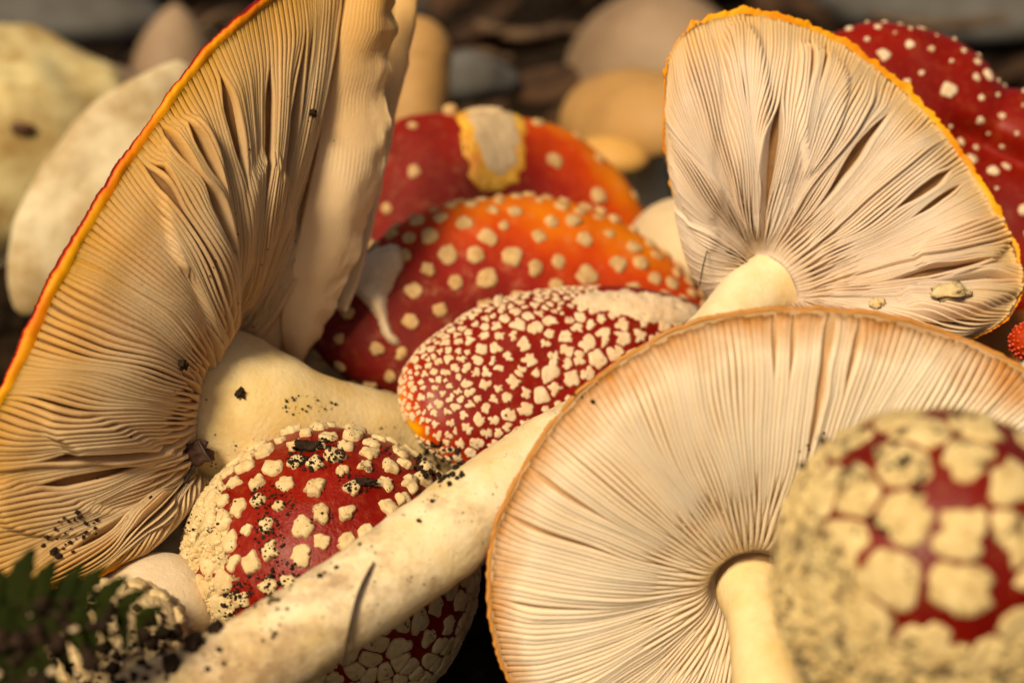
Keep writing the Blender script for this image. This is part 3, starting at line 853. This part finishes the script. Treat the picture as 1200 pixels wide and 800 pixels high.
# ================================================================== RED CAP AT THE RIGHT EDGE
t = root('fly_agaric_mushroom', 'glossy deep red cap with small scattered warts and a fold, behind the upper right mushroom', 'mushroom', W(1150, 190, 49))
rim6 = [(950, 60, 47.6), (985, 34, 47.8), (1025, 24, 48), (1070, 32, 48.1), (1115, 48, 48.2), (1150, 72, 48.3), (1174, 102, 48.4), (1200, 106, 48.4), (1250, 118, 48.4), (1300, 170, 48.2), (1320, 260, 47.8), (1280, 350, 47.4), (1190, 390, 47), (1090, 370, 47),
        (1000, 290, 47.2), (950, 190, 47.4), (935, 110, 47.5)]
def crease(p, a, b):
    px, py, _ = pix(p)
    k = (px - 1120) * .45 - (py - 150) * .9          # distance from the fold line
    g = math.exp(-(k / 16) ** 2) * float(sm(1095, 1140, px))
    return p + FW * .55 * g
d6 = Dome((1140, 200, 48.3), D(-.05, .1, .99), 1.6, rim=rim6, lumps=.12, lumpscale=.35, seed=43, extra=crease)
b6 = build_dome(d6, t, M_skin, lambda t_, ph, p: float(.14 + .14 * (nz(p, .35, 7) + .3) + .5 * sm(.965, 1, t_)), nt_=44, nph=120)
build_warts(d6, t, M_wart_w, lambda P, t_, ph: .42 + .45 * abs(nz(P, .6, 9)), lambda P, t_: .075 + .10 * max(0, nz(P, 1.1, 4)) * 2, gap=.2, h=.035, seed=19, lump=.3, dome_=.3, tries=4000, tmax=.94)
stem(t, [(1140, 250, 49, 1.1), (1140, 350, 50.5, 1.1), (1140, 500, 52, 1.1), (1140, 590, 53, 1.4)], M_stem, seed=37, s0=.2)

# ================================================================== BUTTON UNDER THE DIAGONAL STEM
t = root('fly_agaric_button', 'round red button with cream warts and soil crumbs, under the long diagonal stem', 'mushroom', W(386, 820, 41))
d4 = Dome((386, 674, 41.2), D(.16, .72, .66), 3.55, radii=(3.55, 3.55), amax=math.radians(158), lumps=.05, seed=53)
def cr4(t_, ph, p):
    px, py, _ = pix(p)
    k = .9 * sm(.36, .62, t_ + .12 * nz(p, .6, 3)) + .9 * sm(310, 225, px)
    if py > 640 and px > 400: k += .8
    return float(np.clip(k, 0, 1.1))
def ridge(p, f, sd_, wd=.06):
    return max(0.0, 1 - abs(nz(p, f, sd_)) / wd)
def cs4(t_, ph, p):
    px, py, _ = pix(p)
    return (cr4(t_, ph, p) - 1.1 * ridge(p, .75, 31)) * (1 - .95 * float(sm(630, 700, py)) * float(sm(370, 410, px)))
b4 = build_dome(d4, t, M_skin_crust, lambda t_, ph, p: .19 + .05 * nz(p, .5, 2), cs4, under=False, nt_=90, nph=220, name='cap_skin')
def z4(P, t_):
    return cr4(t_, 0, P)
build_warts(d4, t, M_wart_y, lambda P, t_, ph: .50 - .14 * min(1, z4(P, t_)) + (.25 if nz(P, .7, 8) > .22 and z4(P, t_) > .8 else 0), lambda P, t_: .215 + .15 * z4(P, t_), gap=.07, h=lambda P, t_: .10 - .03 * min(1, z4(P, t_)), tries=9000, seed=23, lump=.42, dome_=.1, soft=14,
            keep=lambda P, t_, ph: not (z4(P, t_) > .8 and (nz(P, .8, 21) > .2 or ridge(P, .75, 31) > .05) and pix(P)[0] < 400), elong=.4)
grains(d4, t, M_wart_y, 3200, .055, lambda P, t_, ph: z4(P, t_) > .55 and nz(P, 1.1, 15) < .32 and pix(P)[0] < 400 and ridge(P, .75, 31) < .25, 7)
stem(t, [(392, 780, 42.2, 2.2), (396, 850, 42.8, 2.4), (400, 910, 43.4, 1.6)], M_stem, seed=47, s0=.5)

# ================================================================== FRONT RIGHT BUTTON, out of focus
t = root('fly_agaric_button', 'blurred egg-shaped button nearest the camera, red crown netted between big cream warts', 'mushroom', W(1085, 900, 31))
d9 = Dome((1088, 664, 31.0), D(.14, .74, .62), 3.0, radii=(2.78, 2.78), amax=math.radians(160), lumps=.05, seed=63)
def cr9(t_, ph, p):
    px, py, _ = pix(p)
    return float(np.clip(sm(.36, .50, t_ + .12 * nz(p, .7, 13) - .0003 * (px - 1085)) - .9 * max(0, nz(p, .75, 18) - .12), 0, 1.05))
M_skin_crust9 = skin_mat('stained_crust_skin', RED, .34, (.70, .55, .27), .06, .09, .49)
b9 = build_dome(d9, t, M_skin_crust9, lambda t_, ph, p: .10, lambda t_, ph, p: cr9(t_, ph, p) - 1.2 * ridge(p, .55, 41, .05), under=False, nt_=90, nph=200)
build_warts(d9, t, M_wart_big, lambda P, t_, ph: .86 - .22 * cr9(t_, 0, P) + .3 * nz(P, .6, 5), lambda P, t_: .60 + .6 * cr9(t_, 0, P), gap=.055, h=lambda P, t_: .055 - .035 * cr9(t_, 0, P), tries=4000, seed=31, lump=.55, dome_=.0, keep=lambda P, t_, ph: t_ < .9 and not (cr9(t_, 0, P) > .8 and (nz(P, .9, 2) > .05 or ridge(P, .55, 41, .05) > .05)), soft=16)
grains(d9, t, M_wart_big, 1500, .06, lambda P, t_, ph: cr9(t_, 0, P) > .6 and nz(P, .9, 15) < .2 and ridge(P, .55, 41, .05) < .3, 9)
stem(t, [(1092, 780, 31.2, 1.9), (1098, 880, 31.4, 1.6), (1104, 1000, 31.6, 1.7), (1108, 1120, 31.6, 2.0), (1108, 1190, 31.6, 1.3)], M_stem, seed=57, s0=.2)

# ================================================================== SMALL PALE BUTTONS, bottom left
t = root('pale_button_mushroom', 'small smooth pale button half hidden between the soil and the red button', 'mushroom', W(185, 780, 39.5))
d10 = Dome((182, 724, 39.6), D(-.1, .92, .35), 1.55, radii=(1.75, 1.6), amax=math.radians(140), lumps=.05, seed=71)
M_pbut = stem_mat('pale_button_skin', (.68, .57, .44), 1.6, 2.0)
build_dome(d10, t, M_pbut, lambda *a: .5, under=False)
stem(t, [(205, 735, 39.3, .95), (218, 790, 38.8, .95), (228, 850, 38.4, 1.1)], M_stem, seed=77, s0=.1, s1=.6)
t = root('broken_mushroom_base', 'broken cream mushroom base with scaly rim, half buried among soil and fern', 'mushroom', W(140, 800, 36.5))
d11 = Dome((142, 770, 36.6), D(.1, .8, .6), 1.7, radii=(1.55, 1.5), amax=math.radians(150), lumps=.12, lumpscale=.9, seed=81)
build_dome(d11, t, skin_mat('scaly_base_skin', [(0, (.62, .48, .3)), (1, (.5, .36, .2))], .8, (.6, .45, .26), 0), lambda *a: .5, lambda t_, ph, p: .5, under=False)
build_warts(d11, t, M_wart_y, lambda P, t_, ph: .5, lambda P, t_: .26, gap=.08, h=.10, tries=1500, seed=39, lump=.5, keep=lambda P, t_, ph: .12 < t_ < .8, elong=.6)
stem(t, [(150, 800, 36.6, 1.1), (165, 850, 36.6, 1.0), (175, 900, 36.8, 1.1)], M_stem, seed=87, s0=.3)

# ================================================================== BITS AT THE RIGHT EDGE
t = root('brown_capped_mushroom', 'dull orange brown cap tucked under the frilly lower rim at the right edge', 'mushroom', W(1200, 470, 45))
d12 = Dome((1210, 440, 45), D(-.2, .75, .6), 1.6, radii=(2.0, 1.9), lumps=.08, seed=91)
build_dome(d12, t, skin_mat('orange_brown_skin', [(0, (.28, .08, .015)), (1, (.5, .22, .05))], .5), lambda t_, ph, p: .3 + .6 * t_)
stem(t, [(1212, 450, 45.3, .8), (1215, 560, 46, .8), (1218, 680, 46.5, 1.0)], M_stem, seed=93)
t = root('red_button_mushroom', 'tiny bright red bumpy button cut by the right edge of the picture', 'mushroom', W(1205, 440, 41))
d13 = Dome((1206, 400, 41), D(-.3, .5, .8), .48, radii=(.46, .46), amax=math.radians(140), lumps=.02, seed=95)
build_dome(d13, t, M_skin, lambda *a: .4, under=False, nt_=20, nph=40)
build_warts(d13, t, skin_mat('red_bump_skin', [(0, (.55, .06, .03)), (1, (.6, .1, .05))], .3), lambda P, t_, ph: .10, lambda P, t_: .045, gap=.1, h=.022, seed=4, tries=1500, nd=8, dome_=.5, limit=120)
stem(t, [(1208, 412, 41.1, .3), (1212, 460, 41.3, .3), (1216, 520, 41.6, .35)], M_stem, seed=96)

# ================================================================== BLURRED MUSHROOMS BEHIND
def back_cap(label, C, Nv, h, radii, mat, path, name='blurred_mushroom', amax=90, lumps=.1, seed=1, cat='mushroom', under_mat=None, smat=None, fp=1.0):
    t = root(name, label, cat, W(path[-1][0], path[-1][1], path[-1][2]))
    dm = Dome(C, Nv, h, radii=radii, amax=math.radians(amax), lumps=lumps, lumpscale=.25, seed=seed, fp=fp)
    build_dome(dm, t, mat, lambda *a: .5, under=amax <= 100, name='cap_skin', nt_=24, nph=64, under_mat=under_mat)
    stem(t, path, smat or M_stem, seed=seed, s0=.1, s1=.4)
    return t, dm
t, dm = back_cap('big pale yellow mushroom with a dark spot at the upper left edge of the picture', (10, 180, 63), D(.1, .75, .65), 4.6, (5.0, 4.6), M_pale, [(20, 190, 63.5, 2.2), (30, 300, 63.5, 2.2), (35, 370, 63.5, 2.6)], 'pale_mushroom', 110, .45, 101)
Q_ = None
for v_, f_ in reversed(SOUP[-3:]):
    h_ = BVHTree.FromPolygons([Vector(a_) for a_ in v_], f_).ray_cast(Vector(CAM), Vector(W(24, 152, 1) - CAM))
    if h_[0] is not None and (Q_ is None or (h_[0] - Vector(CAM)).length < (Q_ - Vector(CAM)).length): Q_ = h_[0]
v, f = lump(np.array(Q_), .36, 3, 2, .3, 1, (1.3, .5, .7)); mk('dark_spot', v, f, M_leaf, t)
t = root('pale_mushroom', 'white mushroom cap leaning on edge right behind the large red-edged cap', 'mushroom', W(185, 390, 55.5))
dB = Dome((105, 240, 52.5), D(-.30, .30, .9), 1.0, rim=[(225, 78, 53.5), (165, 93, 53), (108, 128, 52.6), (58, 185, 52.3), (22, 255, 52), (9, 318, 51.9), (22, 368, 51.8), (80, 350, 52), (150, 290, 52.4), (215, 190, 53)], lumps=.12, lumpscale=.4, seed=104)
build_dome(dB, t, M_cream, lambda *a: .5)
stem(t, [(120, 250, 53.2, 1.1), (160, 320, 54.4, 1.1), (185, 390, 55.5, 1.3)], M_stem, seed=105, s0=.1, s1=.4)
back_cap('small pointed brownish cap against dark soil at the upper left', (203, 100, 72), D(.05, .98, .1), 3.4, (1.8, 1.8), M_beige, [(203, 100, 72, 1.0), (203, 140, 72, 1.1), (203, 175, 72, 1.3)], 'small_mushroom', 90, .1, 106, smat=M_beige, fp=1.5)
back_cap('dull brown cap beside the big pale yellow mushroom', (118, 112, 66), D(.3, .8, .5), 1.2, (2.0, 1.6), M_beige, [(118, 110, 66, .8), (122, 180, 66.5, .8), (125, 250, 67, 1)], 'small_mushroom', 90, .1, 107)
back_cap('blurred tan stalk rising between the torn lobe and the bitten cap', (488, 60, 60), D(.1, .98, .2), 1.2, (1.25, 1.25), M_tan, [(488, 60, 60, 1.22), (482, 170, 60, 1.3), (478, 280, 60, 1.5)], 'tan_mushroom', 100, .1, 108, smat=M_tan)
back_cap('blurred tan orange cap edge left of the upper right mushroom', (745, 148, 60), D(-.35, .80, .45), 2.0, (3.4, 2.2), M_tan, [(745, 150, 60.3, 1.1), (750, 220, 61, 1.1), (755, 300, 61, 1.3)], 'tan_mushroom', 90, .1, 109)
back_cap('blurred pinkish beige cap, highest one left of the upper right mushroom', (770, 85, 72), D(-.3, .85, .4), 3.4, (4.6, 3.4), M_beige, [(775, 90, 72.5, 1.4), (780, 150, 72.5, 1.4), (785, 180, 73, 1.6)], 'beige_mushroom', 95, .15, 110)
back_cap('small orange cap sitting below the tan orange cap', (716, 185, 57), D(0, .9, .4), .7, (1.35, 1.0), plain('orange_cap', (.62, .34, .10), (.5, .26, .08), 30, .6), [(716, 186, 57, .45), (718, 260, 57.5, .45), (720, 310, 57.5, .5)], 'small_mushroom', 90, .05, 111)
back_cap('pale beige cap glimpsed between the stacked caps and the upper right mushroom', (800, 280, 50), D(-.5, .5, .7), .9, (1.9, 1.4), plain('pale_beige_cap', (.66, .52, .34), (.55, .42, .26), 30, .6), [(800, 285, 50.5, .8), (805, 380, 51, .8), (808, 470, 52, 1)], 'pale_mushroom', 90, .08, 112)
# stones and dead leaves on the bank
for k, (px, py, d, r, sq, lab) in enumerate([(60, 16, 80, 3.2, (1.9, .8, .5), 'grey stone above the big pale mushroom at the upper left'), (548, 92, 66, 1.5, (1.3, .8, .7), 'small bluish grey stone just behind the bitten cap'),
                                             (455, 12, 85, 1.5, (1.2, .8, .6), 'small grey stone near the top edge above the tan stalk'), (1140, 8, 90, 4.5, (1.8, .8, .4), 'flat grey stone at the top edge above the red cap')]):
    v, f = lump(W(px, py, d), r, 5 + k, 3, .25, .8, sq)
    tag(mk('stone', v, f, M_stone), lab, 'stone')
def leaf(px, py, d, s, rz, lab, mat=M_leaf, tilt=.4):
    c = W(px, py, d); V = []; n1, n2_ = 9, 7
    for dz in (0, -.05):
        for i in range(n1):
            for j in range(n2_):
                x = (i / (n1 - 1) - .5) * 2 * s; wd = s * .55 * math.sin(math.pi * (.06 + .9 * i / (n1 - 1))) ** .8
                y = (j / (n2_ - 1) - .5) * 2 * wd; z = .25 * abs(y) + .12 * x * x / s + .12 * n2(x, y, rz) + y * tilt
                V.append(c + np.array([x * math.cos(rz) - y * math.sin(rz), x * math.sin(rz) + y * math.cos(rz), z + dz]))
    g = grid_faces(n1, n2_); M = n1 * n2_
    F = g + [tuple(x + M for x in reversed(f)) for f in g]
    tag(mk('dead_leaf', V, F, mat), lab, 'leaf')
leaf(600, 60, 75, 3.0, .4, 'reddish brown dead leaf on dark soil at the top centre', tilt=-.5)
leaf(640, 105, 66, 1.8, 2.2, 'curled brown dead leaf right of the bluish grey stone', M_litter, -.6)
leaf(320, 5, 80, 2.2, 1.0, 'brown dead leaf on dark soil above the large left cap', tilt=-.5)

def twig(pts, lab, mat=M_litter):
    Q = np.array([[*W(*p[:3]), p[3]] for p in pts]); C = resample(spline(Q, closed=False), 26, False); P = C[:, :3]; V = []
    T = np.gradient(P, axis=0); T /= np.linalg.norm(T, axis=1)[:, None]
    for i in range(26):
        e1 = np.cross(T[i], FW + .1); e1 /= np.linalg.norm(e1); e2 = np.cross(T[i], e1)
        for k in range(8): V.append(P[i] + (e1 * math.cos(k * math.pi / 4) + e2 * math.sin(k * math.pi / 4)) * C[i, 3] * (1 + .5 * nz(P[i], 1.5, k)))
    F = grid_faces(26, 8, True) + [tuple(range(7, -1, -1)), tuple(25 * 8 + k for k in range(8))]
    tag(mk('twig', V, F, mat), lab, 'twig')
M_twig = plain('twig_bark', (.13, .08, .045), (.05, .03, .02), 120, .85)
twig([(560, 30, 74, .22), (610, 42, 73, .26), (660, 34, 73, .2), (700, 40, 73, .12)], 'brown twig on the dark bank above the bitten cap', M_twig)
twig([(500, 78, 70, .16), (550, 62, 70, .2), (600, 70, 70, .16)], 'short twig just above the bluish grey stone', M_twig)
twig([(225, 40, 76, .14), (260, 18, 76, .18), (300, 14, 77, .1)], 'twig on the soil right of the pointed brownish cap', M_twig)
twig([(1020, 18, 82, .18), (1080, 30, 80, .24), (1180, 24, 80, .2)], 'long twig on the bank above the right-hand red cap', M_twig)

# ================================================================== FERN AND STALK, bottom left
def fern(pts, lab, n, ln, seed, name='fern_frond'):
    C = resample(spline(np.array([W(*p) for p in pts]), closed=False), 40, False)
    t = root(name, lab, 'fern', C[0])
    r_ = random.Random(seed)
    def tube(P, R, mat, nm):
        T = np.gradient(P, axis=0); T /= np.linalg.norm(T, axis=1)[:, None]; V = []
        for i in range(len(P)):
            e1 = np.cross(T[i], UP + .1); e1 /= np.linalg.norm(e1); e2 = np.cross(T[i], e1)
            for k in range(6): V.append(P[i] + (e1 * math.cos(k * 1.0472) + e2 * math.sin(k * 1.0472)) * R * (1 - .6 * i / len(P)))
        return mk(nm, V, grid_faces(len(P), 6, True), mat, t, soup=True)
    tube(C, .06, M_green, 'rachis')
    for k in range(n):
        i = 3 + int(k * 34 / n); T = C[min(i + 1, 39)] - C[i - 1]; T /= np.linalg.norm(T)
        for sgn in (1, -1):
            side = np.cross(T, -FW) * sgn; side /= np.linalg.norm(side)
            L = ln * (1 - .75 * k / n) * (.8 + .4 * r_.random()); V = []
            dr = side * .9 + T * .5 + FW * (-.1 + .3 * (r_.random() - .5)); dr /= np.linalg.norm(dr)
            wv = np.cross(dr, -FW); wv /= np.linalg.norm(wv)
            m = 9
            for dz in (0, .02):
                for a in range(m):
                    x = a / (m - 1); wd = L * .19 * (1 - x) ** .7 * (1 + .35 * (a % 2)) + .01
                    for q in (-1, 0, 1):
                        V.append(C[i] + dr * L * x + wv * wd * q - UP * .25 * L * x * x + FW * (dz + .05 * abs(q)))
            g = grid_faces(m, 3); M = m * 3
            mk('leaflet', V, g + [tuple(y + M for y in reversed(f)) for f in g], M_green, t, soup=True)
fern([(-60, 735, 31), (20, 712, 31.5), (90, 705, 31.8), (150, 714, 32.2), (195, 740, 32.6)], 'dark green fern frond arching over the soil at the lower left', 9, 1.6, 3)
fern([(-50, 790, 30.6), (20, 752, 30.8), (90, 735, 31), (140, 745, 31.4)], 'lower fern frond lying in front of the arching one', 7, 1.2, 5)
def rod(name, path, mat, lab, cat, n=24, seg=8):
    Q = np.array([[*W(*p[:3]), p[3]] for p in path]); C = resample(spline(Q, closed=False), n, False); P = C[:, :3]; V = []
    T = np.gradient(P, axis=0); T /= np.linalg.norm(T, axis=1)[:, None]
    for i in range(n):
        e1 = np.cross(T[i], FW + .1); e1 /= np.linalg.norm(e1); e2 = np.cross(T[i], e1)
        for k in range(seg): V.append(P[i] + (e1 * math.cos(k * 2 * math.pi / seg) + e2 * math.sin(k * 2 * math.pi / seg)) * C[i, 3])
    F = grid_faces(n, seg, True) + [tuple(range(seg - 1, -1, -1)), tuple((n - 1) * seg + k for k in range(seg))]
    return tag(mk(name, V, F, mat, soup=True), lab, cat)
rod('grass_stalk', [(-40, 766, 32, .08), (10, 782, 32, .09), (60, 798, 32, .09), (120, 830, 32, .08)], M_stalk, 'yellow green grass stalk at the bottom left corner', 'stalk')

# ================================================================== SMALL THINGS LYING ON THE MUSHROOMS
Vs = []; Fs = []; o_ = 0
for v, f in SOUP:
    Vs.append(v); Fs += [tuple(x + o_ for x in q) for q in f]; o_ += len(v)
ALL = BVHTree.FromPolygons([Vector(v) for v in np.vstack(Vs)], Fs)
def hit(px, py):
    dr = W(px, py, 1.0) - CAM
    h = ALL.ray_cast(Vector(CAM), Vector(dr))
    if h[0] is None: return None
    n_ = np.array(h[1]); n_ = -n_ if n_ @ dr > 0 else n_
    return np.array(h[0]), n_
def crumb(px, py, r, lab, mat=M_crumb, name='soil_crumb', cat='crumb', sq=(1, 1, 1), seed=1, group=None):
    h = hit(px, py)
    v, f = lump(h[0] + h[1] * r * .35, r, seed, 3, .6, 1.8, sq)
    return tag(mk(name, v, f, mat), lab, cat, group)
crumb(212, 427, .11, 'black soil crumb stuck on the middle of the left mushroom gills', seed=2)
crumb(282, 461, .12, 'black soil crumb on the flared top of the left mushroom stem', seed=3)
crumb(366, 132, .08, 'tiny black crumb at the edge of the tallest gill slit', seed=4)
crumb(1112, 345, .26, 'pale cream crumb lying on the lower gills of the upper right mushroom', M_wart_y, 'mushroom_crumb', 'crumb', (1.5, 1, .7), 5)
crumb(1027, 358, .13, 'small cream crumb perched on the top rim of the front mushroom', M_wart_y, 'mushroom_crumb', 'crumb', (1.2, 1, 1), 6)
crumb(253, 738, .13, 'black soil crumb on the upper side of the long stem near its dirty end', seed=7)
crumb(228, 756, .19, 'larger black soil lump at the dirty end of the long stem', seed=8)
crumb(270, 22, .13, 'white fleck on the red edge of the large left cap', M_wart_w, 'veil_fleck', 'fleck', (1.3, 1, .7), 11)
crumb(245, 42, .10, 'smaller white fleck lower on the red edge of the large left cap', M_wart_w, 'veil_fleck', 'fleck', (1.3, 1, .7), 12)
crumb(363, 527, .20, 'dark bark fragment lying on the crown of the red button', name='bark_fragment', cat='bark', sq=(1.5, .6, .8), seed=14)
crumb(424, 566, .15, 'smaller dark bark fragment right of the first on the red button', name='bark_fragment', cat='bark', sq=(1.9, .6, .6), seed=15)
def speck_cloud(name, lab_region, n, size, seed, clump=0.0, mat=M_crumb):
    """soil too fine to count, lying on what it fell on"""
    r_ = random.Random(seed); V = []; F = []
    P = spline(np.array(lab_region, float))[::4]
    x0, y0 = P.min(0); x1, y1 = P.max(0)
    for _ in range(n * 5):
        if n <= 0: break
        x, y = r_.uniform(x0, x1), r_.uniform(y0, y1)
        if in_poly(x, y, P) < 0: continue
        if clump and n2(x * .03, y * .03, seed) < clump * r_.random(): continue
        h = hit(x, y)
        if h is None: continue
        s = size[0] * (size[1] / size[0]) ** (r_.random() ** 2)
        v, f = lump(h[0] + h[1] * s * .3, s, r_.random() * 50, 1, .5, 1, (1, 1, .8))
        o = len(V); V += list(v); F += [tuple(k + o for k in q) for q in f]; n -= 1
    mk(name, V, F, mat, None, kind='stuff')
speck_cloud('soil_dirt', [(335, 545), (350, 522), (385, 512), (405, 530), (392, 545), (360, 552)], 170, (.02, .075), 3)
speck_cloud('soil_dirt', [(296, 575), (315, 565), (345, 580), (342, 600), (318, 612), (298, 600)], 80, (.02, .05), 4)
speck_cloud('soil_dirt', [(300, 612), (325, 610), (335, 640), (318, 655), (302, 640)], 80, (.02, .055), 5)
speck_cloud('soil_dirt', [(300, 672), (330, 655), (352, 668), (330, 700), (300, 712), (260, 722), (262, 690)], 160, (.02, .07), 6)
speck_cloud('soil_dirt', [(395, 555), (430, 558), (435, 575), (405, 572)], 50, (.02, .05), 7)
speck_cloud('soil_dirt', [(225, 560), (320, 500), (480, 500), (520, 545), (400, 600), (300, 690), (225, 690)], 230, (.015, .045), 8, .4)
speck_cloud('soil_dirt', [(60, 615), (90, 600), (120, 615), (110, 640), (75, 650), (50, 645)], 34, (.03, .10), 9)
speck_cloud('soil_dirt', [(100, 545), (190, 470), (300, 150), (390, 60), (400, 150), (320, 350), (200, 600)], 26, (.015, .05), 10)
speck_cloud('soil_dirt', [(330, 470), (350, 462), (395, 470), (390, 482), (340, 486)], 40, (.015, .05), 11)
speck_cloud('soil_dirt', [(200, 800), (240, 745), (300, 715), (370, 670), (480, 590), (520, 575), (515, 600), (400, 680), (300, 760)], 170, (.02, .07), 12, .3)
speck_cloud('soil_dirt', [(230, 790), (480, 600), (580, 580), (560, 650), (300, 795)], 60, (.012, .03), 13)
speck_cloud('soil_dirt', [(560, 460), (640, 450), (720, 430), (700, 470), (600, 490), (560, 540), (540, 520)], 40, (.02, .07), 14, .4)
speck_cloud('soil_dirt', [(940, 520), (1010, 495), (1080, 540), (1060, 620), (980, 680), (930, 600)], 60, (.03, .11), 15, .4)
speck_cloud('soil_dirt', [(0, 720), (100, 700), (190, 720), (215, 760), (180, 800), (0, 800)], 180, (.05, .22), 16)
speck_cloud('light_soil_bits', [(0, 720), (100, 705), (170, 730), (180, 800), (0, 800)], 22, (.04, .13), 17, mat=M_wart_w)
speck_cloud('soil_dirt', [(490, 520), (530, 520), (545, 555), (515, 570), (485, 545)], 90, (.03, .10), 18)
# leaf scrap and threads
c, n_ = hit(222, 530)
V, F = lump(c + n_ * .15, .34, 21, 3, .6, 1.4, (1.0, .5, .8)); tag(mk('leaf_scrap', V, F, plain('scrap_brown', (.10, .045, .03), (.05, .025, .02), 200, .7)), 'crumpled brown leaf scrap caught between the left gills and stem', 'leaf scrap')
dd_ = pix(c)[2]
rod('dark_thread', [(232, 515, dd_ - .3, .035), (240, 530, dd_ - .4, .04), (249, 543, dd_ - .4, .02)], M_needle, 'short dark thread hooked on the brown leaf scrap', 'thread', 14, 6)
rod('dry_root', [(228, 545, dd_ - .1, .06), (212, 575, dd_ - .1, .07), (205, 600, dd_ + .1, .05)], M_needle, 'dark dry root hanging below the brown leaf scrap', 'root', 14, 6)
npts = []
for (x, y, rr_) in [(438, 658, .018), (434, 666, .03), (427, 680, .038), (420, 697, .042), (415, 715, .042), (411, 733, .042), (407, 751, .038), (404, 768, .03), (402, 782, .02)]:
    dd2 = pix(hit(x, y)[0])[2] - .10
    if npts: dd2 = min(dd2, npts[-1][2] + .05)
    npts.append((x, y, dd2, rr_))
rod('dark_needle', npts, M_needle, 'thin dark conifer needle lying across the long diagonal stem', 'needle', 30, 8)
a = hit(825, 330)[0]; da = pix(a)[2]
rod('dark_fibre', [(829, 293, da - .9, .012), (824, 312, da - 1.0, .02), (820, 334, da - .8, .012)], M_needle, 'tiny thin black fibre at the left foot of the upper right gills', 'fibre', 12, 6)
